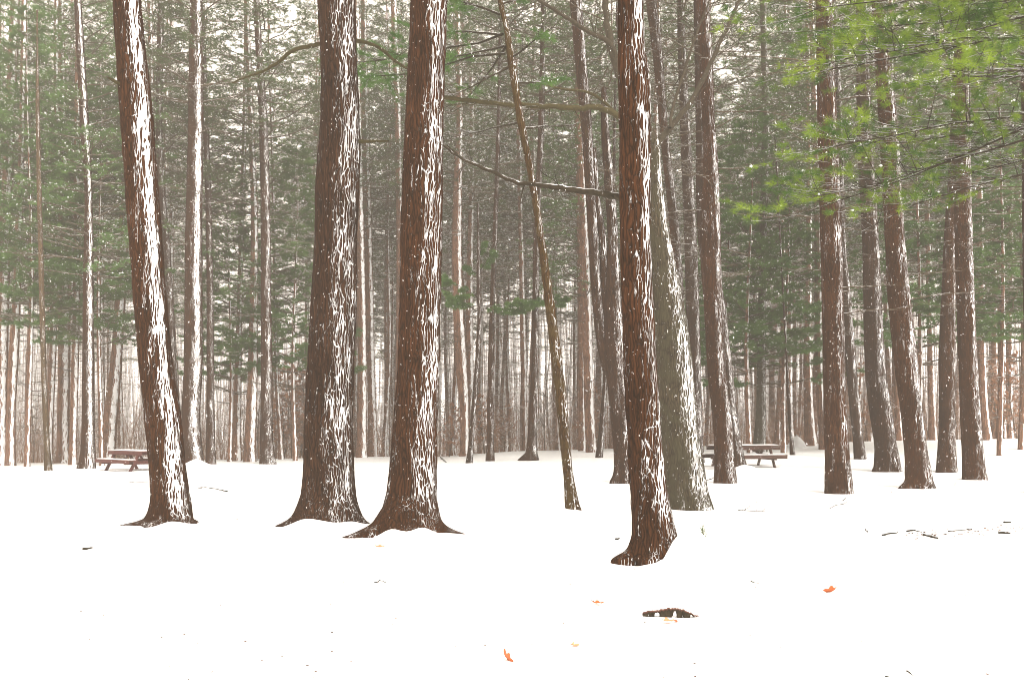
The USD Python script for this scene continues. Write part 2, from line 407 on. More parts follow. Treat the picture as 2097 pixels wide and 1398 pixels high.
def crown(rng, height, dead=(3.5, 12), live=(11, 29), reach=3.4, dead_step=0.5, live_step=0.55, dead_len=(0.8, 2.6), density=1.0, lean=lambda z: 0.0 * z, dead_n=3):
    wood, tufts = Wood(), Tufts()
    z = dead[0]
    while z < dead[1]:
        for _ in range(rng.integers(1, dead_n + 1)):
            ln = rng.uniform(*dead_len) * (0.6 + 0.6 * (z - dead[0]) / max(dead[1] - dead[0], 1e-3))
            pine_branch(rng, wood, tufts, np.array([lean(z), 0, z + rng.uniform(-0.15, 0.15)]), rng.uniform(0, 2 * np.pi), ln, 0.012 + 0.005 * ln, rng.uniform(-0.12, 0.22), 0, twigs=rng.integers(4, 10), sag=rng.uniform(-0.2, 0.15))
        z += dead_step * rng.uniform(0.6, 1.4)
    z = live[0]
    while z < live[1]:
        u = (z - live[0]) / (live[1] - live[0])
        k = rng.integers(3, 6)
        a0 = rng.uniform(0, 2 * np.pi)
        for j in range(k):
            ln = reach * (1 - u) ** 0.75 * rng.uniform(0.55, 1.15) + 0.35
            lv = 0.9 if u > 0.12 or rng.random() < 0.6 else 0.0
            pine_branch(rng, wood, tufts, np.array([lean(z), 0, z]), a0 + j * 2 * np.pi / k + rng.uniform(-0.3, 0.3), ln, 0.012 + 0.008 * ln, rng.uniform(-0.05, 0.25) + 0.3 * u, lv, twigs=int(7 + 2 * ln), sag=rng.uniform(-0.1, 0.2), density=density)
        z += live_step * rng.uniform(0.75, 1.25) * (1 + 0.05 * max(z - max(live[0], 12.0), 0))
    return wood, tufts


def crown_parts(parent, rng, wood, tufts, needles="needles", k=6, width=0.018, length=0.14, snow=0.13, snow_size=0.035, twig="twig"):
    part(parent, "branches", wood.mesh(), twig, smooth=True, kind="stuff")
    p, d = tufts.arrays()
    part(parent, "foliage", tufts.mesh(rng, k=k, width=width, length=length), needles, kind="stuff")
    sel = rng.random(len(p)) < snow
    if sel.sum():
        part(parent, "snow_load", blobs(rng, p[sel] + np.array([0, 0, 0.03]), snow_size), "snow_clump", kind="stuff")


def trunk_mesh(rng, zs, xs, rs, sides, root=0.0, ybend=0.0, bumpy=0.05, seed=0, ridge=0.0, ytab=None, flare=None):
    """Trunk along the rows zs with centre offsets xs and radii rs (local coordinates), root lobes near the ground."""
    th = np.arange(sides) * 2 * np.pi / sides
    ys = ybend * np.sin(zs * 0.35 + seed) if ytab is None else ytab
    c, s = np.cos(th), np.sin(th)
    P = np.stack([np.broadcast_to(c * 1.3, (len(zs), sides)), np.broadcast_to(s * 1.3, (len(zs), sides)), np.broadcast_to((zs * 0.8)[:, None], (len(zs), sides))], -1) + seed * 17.3
    rr = rs[:, None] * (1 + bumpy * 2 * (meshkit.fbm(P, 3, seed) - 0.5))
    if root:
        ph = rng.uniform(0, 2 * np.pi, 6)
        lob = sum(np.clip(np.cos(th - p), 0, 1) ** 6 * w for p, w in zip(ph, rng.uniform(0.5, 1.2, 6)))
        rr = rr + rs[:, None] * root * np.exp(-np.clip(zs, 0, None) / 0.22)[:, None] * (lob - 0.35)[None]
    if flare is not None:
        left, right = flare
        u = np.clip(1 - np.clip(zs, 0, None) / 0.6, 0, 1)[:, None]
        sharp = 3.0 + 22.0 * u ** 3
        mean = (left + right)[:, None] / 2
        for ang, e, sc in ((np.pi + 0.42, left[:, None], 1 / 0.91), (-0.42, right[:, None], 1 / 0.91), (-1.15 + rng.uniform(-0.2, 0.2), mean, 0.6), (-2.0 + rng.uniform(-0.2, 0.2), mean, 0.75), (1.1, mean, 0.7), (2.2, mean, 0.8)):
            w = np.clip(np.cos(th[None] - ang), 0, 1) ** sharp
            rr = rr + e * sc * w
    if ridge:
        Q = np.stack([c[None] * rs[:, None] * 15, s[None] * rs[:, None] * 15, np.broadcast_to((zs * 2.6)[:, None], (len(zs), sides))], -1) + seed * 5.1
        n = meshkit.fbm(Q, 2, seed + 3)
        rr = rr + ridge * (np.minimum(np.abs(n - 0.5) * 5, 1) - 0.6)
    v = np.stack([xs[:, None] + rr * c, ys[:, None] + rr * s, np.broadcast_to(zs[:, None], rr.shape)], -1).reshape(-1, 3)
    n = len(zs)
    i, j = np.meshgrid(np.arange(n - 1), np.arange(sides), indexing="ij")
    q = np.stack([i * sides + j, i * sides + (j + 1) % sides, (i + 1) * sides + (j + 1) % sides, (i + 1) * sides + j], -1).reshape(-1, 4)
    f = np.vstack([q[:, [0, 1, 2]], q[:, [0, 2, 3]]])
    cap = np.array([[(n - 1) * sides, (n - 1) * sides + k, (n - 1) * sides + k + 1] for k in range(1, sides - 1)])
    return v, np.vstack([f, cap])


def join(*ms):
    v, f, n = [], [], 0
    for a, b in ms:
        v.append(a)
        f.append(np.asarray(b) + n)
        n += len(a)
    return np.vstack(v), np.vstack(f)


# ------------------------------------------------------------------ classes that the many pines share
NCROWN = {}


def make_crown_class(name, seed, needles="needles", **kw):
    rng = np.random.default_rng(seed)
    c = class_prim(name)
    wood, tufts = crown(rng, 30, **kw)
    crown_parts(c, rng, wood, tufts, needles)
    NCROWN[name] = str(c.GetPath())


for k in range(4):
    make_crown_class(f"crown_tall_{k}", 100 + k, dead=(4.0, 12), live=(10.5 + k * 0.7, 25), reach=3.3)
for k in range(2):
    make_crown_class(f"crown_low_{k}", 120 + k, dead=(2.6, 7), live=(6.0 + k * 0.8, 24), reach=3.0, needles="needles_mid")
for k in range(2):
    make_crown_class(f"crown_bare_{k}", 140 + k, dead=(4.2, 16), live=(14.5, 25), reach=3.2, dead_len=(1.0, 3.2), dead_step=0.42)

FAR = []
for k in range(6):
    rng = np.random.default_rng(200 + k)
    c = class_prim(f"far_pine_class_{k}")
    ht = 29 + 1.2 * k
    zs = np.concatenate([[-1.0, 0, 0.25, 0.6, 1.2], np.arange(2, ht, 1.0), [ht]])
    bend = rng.uniform(-0.35, 0.35)
    xs = bend * np.sin(zs / ht * 3.0) + 0.1 * np.sin(zs * 0.45 + k)
    r0 = [0.17, 0.22, 0.14, 0.25, 0.19, 0.15][k]
    rs = r0 * np.clip(1 - zs / (ht + 0.8), 0.03, 1) ** 0.85 * (1 + 0.45 * np.exp(-np.clip(zs, 0, None) / 0.3))
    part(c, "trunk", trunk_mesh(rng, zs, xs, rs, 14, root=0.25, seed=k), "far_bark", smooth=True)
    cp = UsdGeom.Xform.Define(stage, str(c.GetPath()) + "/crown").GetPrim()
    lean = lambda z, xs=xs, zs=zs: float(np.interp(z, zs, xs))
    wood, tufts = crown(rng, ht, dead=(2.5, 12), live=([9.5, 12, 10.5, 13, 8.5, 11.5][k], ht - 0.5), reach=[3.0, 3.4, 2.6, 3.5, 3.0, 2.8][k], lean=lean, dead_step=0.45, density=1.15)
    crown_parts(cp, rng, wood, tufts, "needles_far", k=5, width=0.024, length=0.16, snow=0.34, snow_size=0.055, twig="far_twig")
    FAR.append(str(c.GetPath()))

YOUNG = []
for k in range(3):
    rng = np.random.default_rng(260 + k)
    c = class_prim(f"young_pine_class_{k}")
    ht = [14.0, 11.0, 17.0][k]
    zs = np.concatenate([[-0.6, 0, 0.2], np.arange(0.6, ht, 0.6), [ht]])
    xs = 0.12 * np.sin(zs * 0.4 + k)
    rs = 0.11 * np.clip(1 - zs / (ht + 0.2), 0.03, 1)
    part(c, "trunk", trunk_mesh(rng, zs, xs, rs, 12, root=0.15, seed=20 + k), "far_bark", smooth=True)
    cp = UsdGeom.Xform.Define(stage, str(c.GetPath()) + "/crown").GetPrim()
    lean = lambda z, xs=xs, zs=zs: float(np.interp(z, zs, xs))
    wood, tufts = crown(rng, ht, dead=(1.2, 3.5), live=([3.2, 2.6, 5.0][k], ht - 0.3), reach=[2.8, 2.5, 3.0][k], lean=lean, dead_len=(0.5, 1.4), density=2.3, live_step=0.55)
    crown_parts(cp, rng, wood, tufts, "needles_mid", k=7, width=0.027, length=0.15, snow=0.08)
    YOUNG.append(str(c.GetPath()))

# ------------------------------------------------------------------ the pines that the photograph lets one tell apart
# rows: (photo y, left edge, right edge) from the foot upwards; depth None = where the foot meets the snow
TREES = [
    dict(l="front pine leaning left with broad white snow stripe, beside the left picnic table", m="plastered_bark", by=1080, feet=[(0.035, 244, 424), (0.08, 262, 413), (0.115, 284, 407), (0.165, 298, 401)], rows=[(1060, 303, 397), (1030, 308, 391), (1000, 308, 385), (950, 305, 378), (850, 295, 368), (750, 284, 352), (500, 263, 330), (250, 246, 311), (0, 231, 287)],
         stubs=[[(245, 172), (221, 159)]], mound=0.06),
    dict(l="thick front pine with a bulge on its side and snow-packed cracked bark", m="pine_bark_dark", by=1079, feet=[(0.035, 566, 772), (0.085, 578, 763), (0.13, 590, 755), (0.185, 598, 747)], rows=[ (1050, 607, 738), (1020, 613, 730), (1000, 616, 727), (950, 619, 724), (880, 622, 722), (750, 628, 725), (600, 637, 730), (500, 643, 730), (400, 645, 734), (330, 650, 737), (250, 656, 737), (100, 656, 730), (0, 651, 728)],
         stubs=[[(736, 290), (797, 289)]], mound=0.05),
    dict(l="thick straight reddish front pine with two wide spreading roots", m="pine_bark", by=1100, feet=[(0.03, 702, 982), (0.07, 718, 962), (0.115, 734, 940), (0.165, 750, 922), (0.235, 764, 909)], rows=[(1060, 771, 904), (1030, 785, 898), (1000, 792, 895), (950, 797, 895), (880, 803, 894), (750, 814, 900), (500, 820, 905), (250, 830, 909), (0, 842, 917)],
         mound=0.06),
    dict(l="nearest pine, in front of the grey-green forked tree, snow heaped on its right foot", m="pine_bark", by=1148, feet=[(0.035, 1244, 1424), (0.085, 1258, 1412), (0.125, 1272, 1404), (0.185, 1283, 1399)], rows=[(1120, 1290, 1396), (1090, 1294, 1386), (1050, 1293, 1376), (1000, 1290, 1366), (950, 1287, 1360), (880, 1284, 1353), (750, 1276, 1344), (600, 1272, 1336), (500, 1269, 1331), (250, 1266, 1331), (170, 1265, 1329), (100, 1264, 1320), (0, 1265, 1317)],
         mound=0.34),
    dict(l="slim olive-brown pine leaning far left in the open middle", m="olive_bark", rows=[(1054, 1159, 1194), (1030, 1159, 1186), (1000, 1156, 1179), (950, 1151, 1171), (850, 1141, 1163), (750, 1130, 1152), (600, 1113, 1132), (500, 1101, 1117), (350, 1079, 1093), (250, 1059, 1075), (100, 1036, 1051), (60, 1032, 1044), (0, 1018, 1029)], top=9.5),
    dict(l="dark forked pine behind the nearest pine, with a broken snag top", m="pine_bark_dark", rows=[(990, 1243, 1302), (970, 1253, 1299), (950, 1257, 1298), (880, 1252, 1292), (750, 1240, 1284), (700, 1236, 1280), (600, 1239, 1272), (500, 1244, 1267), (350, 1236, 1256), (250, 1231, 1247), (178, 1231, 1243)], top="broken",
         forks=[[(760, 1234, 1264), (700, 1222, 1248), (600, 1212, 1234), (500, 1206, 1227), (250, 1190, 1213), (100, 1176, 1200), (0, 1167, 1193), (-60, 1162, 1188)], [(720, 1238, 1256), (600, 1232, 1249), (500, 1228, 1244), (400, 1216, 1230), (300, 1210, 1222)]], crown=("crown_bare_0", 4.0)),
    dict(l="straight brown pine standing in front of the right picnic table", m="pine_bark", rows=[(990, 1457, 1509), (970, 1462, 1505), (880, 1461, 1500), (750, 1449, 1486), (600, 1441, 1480), (500, 1434, 1477), (350, 1440, 1472), (250, 1438, 1464), (100, 1430, 1458), (0, 1424, 1450)], crown=("crown_bare_1", 3.0)),
    dict(l="pine tucked close behind the brown pine at the right picnic table", m="pine_bark_dark", rows=[(966, 1488, 1533), (930, 1490, 1524), (880, 1486, 1515), (750, 1470, 1500), (600, 1452, 1482), (500, 1430, 1460), (250, 1424, 1442), (0, 1420, 1436)], mound=0.28, crown=("crown_bare_0", 1.0)),
    dict(l="stout straight reddish pine standing alone right of the right picnic table", m="pine_bark_sparse", rows=[(1012, 1686, 1750), (1000, 1688, 1747), (950, 1691, 1742), (850, 1688, 1735), (750, 1687, 1731), (500, 1680, 1723), (250, 1673, 1712), (0, 1670, 1703)], crown=("crown_bare_1", 0.0)),
    dict(l="grey-brown pine with a snowy furrowed flared foot, left of the curved right-hand pine", m="pine_bark_dark", rows=[(966, 1778, 1849), (952, 1786, 1844), (930, 1791, 1840), (900, 1790, 1834), (850, 1782, 1827), (750, 1771, 1812), (500, 1765, 1798), (250, 1755, 1785), (100, 1755, 1780), (0, 1754, 1777)], crown=("crown_bare_0", 0.5)),
    dict(l="curved right-hand pine with mossy foot and white-edged right side", m="pine_bark", by=1000, feet=[(0.035, 1826, 1916), (0.115, 1838, 1911)], rows=[ (980, 1848, 1907), (950, 1852, 1902), (900, 1849, 1894), (850, 1844, 1888), (750, 1831, 1878), (600, 1817, 1861), (500, 1813, 1852), (250, 1801, 1838), (100, 1792, 1822), (0, 1787, 1815)], crown=("crown_bare_1", 1.0)),
    dict(l="left one of the crossing pair of pines at the right, leaning right", m="pine_bark_sparse", rows=[(967, 1908, 1959), (950, 1916, 1957), (850, 1922, 1954), (750, 1923, 1955), (600, 1929, 1957), (500, 1934, 1959), (350, 1944, 1966), (0, 1958, 1978)], crown=("crown_tall_1", 0.0)),
    dict(l="right one of the crossing pair of pines at the right, upright", m="pine_bark", rows=[(983, 1964, 2022), (960, 1970, 2016), (900, 1969, 2010), (850, 1967, 2007), (750, 1965, 2002), (500, 1958, 1993), (250, 1953, 1987), (0, 1955, 1984)], crown=("crown_bare_0", 1.5)),
    dict(l="thinner dark pine right behind the stout straight reddish pine", m="pine_bark_dark", rows=[(941, 1746, 1774), (930, 1749, 1771), (850, 1743, 1764), (750, 1734, 1755), (600, 1724, 1743), (500, 1716, 1732), (250, 1706, 1724), (0, 1698, 1712)], crown=("crown_tall_0", 0.0)),
    dict(l="pine with a snow heap at its foot, just right of the leaning front pine", m="plastered_bark", rows=[(957, 376, 422), (940, 374, 416), (900, 370, 411), (850, 371, 408), (750, 376, 414), (500, 381, 415), (250, 386, 417), (0, 388, 413)], mound=0.38, crown=("crown_tall_2", 3.0)),
    dict(l="reddish pine with flared foot midway between the leaning front pine and the bulging pine", m="pine_bark", rows=[(950, 530, 569), (935, 533, 564), (900, 532, 559), (750, 535, 558), (500, 535, 555), (250, 529, 547), (100, 522, 536), (0, 518, 531)], crown=("crown_tall_3", 1.0)),
    dict(l="dark pine with flared foot just left of the left picnic table", m="plastered_bark", rows=[(960, 157, 197), (945, 163, 196), (900, 168, 195), (850, 170, 195), (750, 171, 194), (500, 172, 191), (400, 172, 188), (250, 162, 180), (100, 155, 172), (0, 152, 166)], crown=("crown_low_0", 2.0)),
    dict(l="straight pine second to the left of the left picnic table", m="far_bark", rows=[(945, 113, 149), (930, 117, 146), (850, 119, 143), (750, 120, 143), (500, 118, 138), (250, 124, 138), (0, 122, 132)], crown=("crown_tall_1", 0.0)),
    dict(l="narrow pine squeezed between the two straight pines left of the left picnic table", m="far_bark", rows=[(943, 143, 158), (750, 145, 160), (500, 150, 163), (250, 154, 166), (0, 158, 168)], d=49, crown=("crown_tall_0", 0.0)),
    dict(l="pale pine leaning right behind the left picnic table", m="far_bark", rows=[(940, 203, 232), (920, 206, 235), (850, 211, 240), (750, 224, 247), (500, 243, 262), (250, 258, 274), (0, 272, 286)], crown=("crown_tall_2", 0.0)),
    dict(l="thin bare pole of a pine standing forward at the far left", m="pole_bark", rows=[(965, 90, 103), (850, 86, 97), (750, 83, 94), (500, 79, 89), (330, 76, 85), (150, 74, 80)], top=16),
    dict(l="pine cut by the left edge of the picture", m="far_bark", rows=[(952, -14, 14), (850, -10, 14), (750, -7, 17), (500, -1, 23), (350, 5, 26), (250, 9, 28), (100, 16, 36), (0, 22, 41)], crown=("crown_low_1", 1.5)),
    dict(l="right-leaning pine next to the pine cut by the left edge", m="far_bark", rows=[(945, 12, 32), (850, 15, 33), (750, 19, 39), (600, 28, 43), (500, 30, 44), (250, 38, 50), (0, 46, 56)], d=49.5, crown=("crown_low_0", 2.0)),
    dict(l="slender pine just right of the thin bare pole at the far left", m="far_bark", rows=[(940, 97, 109), (750, 101, 115), (500, 107, 118), (250, 111, 121), (0, 113, 122)], d=52, crown=("crown_tall_3", 0.0)),
    dict(l="straight narrow pine right of the snow-heaped pine", m="pine_bark_sparse", rows=[(950, 423, 442), (750, 423, 438), (500, 421, 434), (250, 417, 428), (0, 411, 420)], crown=("crown_tall_0", 0.0)),
    dict(l="narrow orange-brown pine emerging right of the leaning front pine's upper half", m="pine_bark_sparse", rows=[(948, 352, 374), (750, 345, 360), (500, 333, 348), (350, 322, 337), (250, 321, 334), (0, 323, 336)], d=46, crown=("crown_tall_1", 0.0)),
    dict(l="slim snowy pine directly behind the top of the leaning front pine", m="far_bark", rows=[(944, 330, 345), (700, 322, 334), (500, 315, 327), (250, 306, 316), (0, 300, 311)], d=51, crown=("crown_tall_2", 0.0)),
    dict(l="pale narrow pine left of the grey pine in the left-middle gap", m="far_bark", rows=[(941, 475, 493), (750, 481, 495), (600, 487, 498), (400, 492, 502), (0, 500, 508)], d=51, crown=("crown_low_1", 0.0)),
    dict(l="grey pine close behind the reddish flared-foot pine, on its left", m="far_bark", rows=[(943, 500, 524), (750, 509, 529), (500, 514, 529), (250, 507, 519), (0, 500, 510)], d=49, crown=("crown_low_0", 1.0)),
    dict(l="very thin pine close right of the reddish flared-foot pine", m="far_bark", rows=[(938, 571, 580), (750, 562, 570), (600, 560, 566), (400, 556, 562), (0, 548, 553)], d=52),
    dict(l="pine seen against the right edge of the bulging pine", m="far_bark", rows=[(933, 731, 752), (750, 732, 751), (500, 728, 746), (0, 722, 736)], d=53, crown=("crown_tall_3", 0.0)),
    dict(l="grey snow-blotched pine in the gap between the two thick front pines", m="far_bark", rows=[(932, 753, 774), (750, 751, 767), (500, 746, 762), (0, 738, 750)], d=55, crown=("crown_tall_0", 0.0)),
    dict(l="pine half hidden by the left edge of the straight reddish front pine", m="far_bark", rows=[(935, 806, 826), (500, 812, 826), (250, 808, 822), (0, 800, 812)], d=53, crown=("crown_tall_2", 0.0)),
    dict(l="broad pale pine with a wide snow stripe behind the thin leaning sapling", m="far_bark", rows=[(938, 938, 966), (920, 942, 961), (850, 942, 960), (750, 933, 957), (600, 927, 948), (500, 926, 946), (350, 930, 947), (250, 935, 948), (0, 930, 942)], d=51, crown=("crown_tall_1", 0.0)),
    dict(l="thin crooked sapling pine with one low green bough, in the middle gap", m="pine_bark_dark", rows=[(949, 953, 966), (930, 957, 967), (850, 964, 974), (750, 972, 981), (640, 978, 986), (600, 976, 984), (520, 977, 983)], top=9.4),
    dict(l="slim straight brown pine in the middle gap", m="pine_bark_sparse", rows=[(945, 994, 1013), (930, 996, 1012), (850, 997, 1011), (750, 999, 1011), (500, 1008, 1018), (250, 1017, 1025), (0, 1022, 1029)], crown=("crown_bare_1", 1.0)),
    dict(l="slim pine with flared foot just left of the leaning olive pine", m="pine_bark", by=943, feet=[(0.035, 1056, 1105), (0.115, 1070, 1102)], rows=[ (930, 1074, 1101), (900, 1080, 1099), (850, 1083, 1099), (750, 1088, 1102), (500, 1092, 1105), (250, 1102, 1115), (100, 1106, 1117), (0, 1108, 1118)], crown=("crown_tall_3", 1.0)),
    dict(l="faint pine half hidden by the flared-foot slim pine in the middle", m="far_bark", rows=[(932, 1069, 1079), (750, 1066, 1078), (500, 1062, 1072), (0, 1052, 1060)], d=56, crown=("crown_tall_0", 0.0)),
    dict(l="right-hand one of the grey twin pines behind the leaning olive pine", m="far_bark", rows=[(931, 1200, 1222), (850, 1197, 1217), (750, 1195, 1215), (500, 1186, 1206), (250, 1180, 1195), (0, 1175, 1188)], d=49, crown=("crown_low_1", 0.0)),
    dict(l="left-hand one of the grey twin pines behind the leaning olive pine", m="far_bark", rows=[(929, 1185, 1200), (750, 1186, 1198), (500, 1182, 1194), (0, 1172, 1182)], d=51, crown=("crown_tall_1", 0.0)),
    dict(l="small right-leaning pine stem beside the dark forked pine", m="pine_bark_dark", rows=[(941, 1220, 1233), (900, 1224, 1236), (850, 1229, 1239), (750, 1236, 1246), (500, 1250, 1258), (250, 1256, 1262)], d=43),
    dict(l="bushy-foliaged grey-green pine behind the right picnic table", m="maple_bark", rows=[(924, 1538, 1572), (905, 1542, 1568), (850, 1547, 1568), (750, 1549, 1566), (500, 1555, 1570), (250, 1561, 1577), (150, 1560, 1574), (0, 1556, 1568)], d=46, crown=("crown_low_0", 0.5)),
    dict(l="thin leaning bare pole behind the right picnic table's right end", m="pine_bark_dark", rows=[(927, 1617, 1624), (850, 1612, 1619), (750, 1608, 1613), (600, 1602, 1606), (300, 1588, 1591)], d=43, top=12),
    dict(l="hazy pine beside the snow-capped boulder", m="far_bark", rows=[(910, 1644, 1673), (890, 1646, 1670), (850, 1646, 1666), (750, 1646, 1662), (500, 1652, 1664), (250, 1650, 1660), (0, 1648, 1656)], d=51, crown=("crown_tall_2", 0.0)),
    dict(l="pale brown pine against the left edge of the stout straight reddish pine", m="far_bark", rows=[(922, 1677, 1694), (750, 1670, 1685), (500, 1668, 1682), (250, 1662, 1674), (0, 1656, 1666)], d=47, crown=("crown_low_1", 0.5)),
    dict(l="far pine with a snowy right edge, right of the crossing pair", m="far_bark", rows=[(901, 2010, 2033), (850, 2008, 2026), (750, 2005, 2020), (500, 1999, 2013), (0, 1990, 2000)], d=52, crown=("crown_low_0", 1.0)),
    dict(l="far pine nearest to the right edge of the picture", m="far_bark", rows=[(897, 2042, 2062), (750, 2044, 2059), (500, 2040, 2054), (0, 2034, 2044)], d=54, crown=("crown_low_1", 0.0)),
    dict(l="far pine in the gap between the curved pine and the crossing pair", m="far_bark", rows=[(902, 1901, 1917), (750, 1898, 1911), (500, 1895, 1906), (0, 1890, 1898)], d=54, crown=("crown_tall_3", 0.0)),
    dict(l="far pine showing between the snowy-footed grey-brown pine and curved pine", m="far_bark", rows=[(905, 1832, 1846), (750, 1828, 1840), (500, 1824, 1834), (0, 1818, 1826)], d=54, crown=("crown_tall_0", 0.0)),
    dict(l="leaning reddish pine whose top shows right of the nearest pine's top", m="pine_bark", rows=[(962, 1392, 1420), (750, 1388, 1408), (500, 1374, 1394), (250, 1350, 1367), (100, 1335, 1356), (0, 1322, 1344)], crown=("crown_bare_1", 2.0)),
    dict(l="shadowy pine right of the grey-green forked tree, left of the brown pine", m="pine_bark_dark", rows=[(948, 1412, 1440), (750, 1408, 1436), (500, 1402, 1428), (250, 1392, 1412), (0, 1385, 1400)], crown=("crown_tall_2", 1.0)),
    dict(l="pine trunk cut by the right edge of the picture", m="pine_bark_dark", rows=[(1010, 2104, 2150), (500, 2096, 2130), (250, 2092, 2122), (0, 2088, 2112)], crown=("crown_bare_0", 0.5)),
]


def rows_to_local(rows, Y, base):
    rows = sorted(rows, key=lambda r: -r[0])
    z = np.array([EYE - (y - HZ) / F * Y for y, _, _ in rows]) - base[2]
    x = np.array([((a + b) / 2 - W / 2) / F * Y for _, a, b in rows]) - base[0]
    r = np.array([(b - a) / 2 / F * Y for _, a, b in rows])
    return z, x, r


def path_tube(wood, pixels, Y0, Y1, r0, r1, base, rng, sides=8, n=24, rough=0.04):
    P = np.array([pt(px, py, Y0 + (Y1 - Y0) * i / max(len(pixels) - 1, 1)) for i, (px, py) in enumerate(pixels)]) - base
    u = np.linspace(0, 1, n)
    s = np.concatenate([[0], np.cumsum(np.linalg.norm(np.diff(P, axis=0), axis=1))])
    s /= s[-1]
    Q = np.stack([PchipInterpolator(s, P[:, k])(u) for k in range(3)], 1)
    Q[1:] += rng.normal(0, rough * r0, (n - 1, 3))
    wood.add(Q, (r0 + (r1 - r0) * u) * (1 + rng.normal(0, 0.05, n)), sides)
    return Q


def side_twigs(wood, Q, rng, count, length, r, tufts=None, up=0.1):
    for _ in range(count):
        i = rng.integers(len(Q) // 5, len(Q) - 1)
        d = Q[min(i + 1, len(Q) - 1)] - Q[i - 1]
        d /= np.linalg.norm(d)
        e = d * 0.6 + rng.normal(0, 0.55, 3) + [0, 0, up]
        e /= np.linalg.norm(e)
        ln = length * rng.uniform(0.4, 1.2)
        q = np.linspace(0, 1, 5)[:, None]
        P = Q[i] + e * ln * q + rng.normal(0, 0.04 * ln, (5, 3)) * q
        wood.add(P, r * (1 - 0.75 * q[:, 0]), 4)
        for _ in range(rng.integers(1, 4)):
            j = rng.integers(1, 4)
            g = e + rng.normal(0, 0.5, 3)
            wood.add(np.array([P[j], P[j] + g * ln * 0.18, P[j] + g * ln * 0.35 + [0, 0, 0.02]]), np.array([0.5, 0.4, 0.2]) * r, 3)
            if tufts is not None:
                m = rng.integers(2, 5)
                tufts.add(P[j] + g * ln * 0.35 * rng.uniform(0.5, 1, (m, 1)), np.repeat(g[None], m, 0))


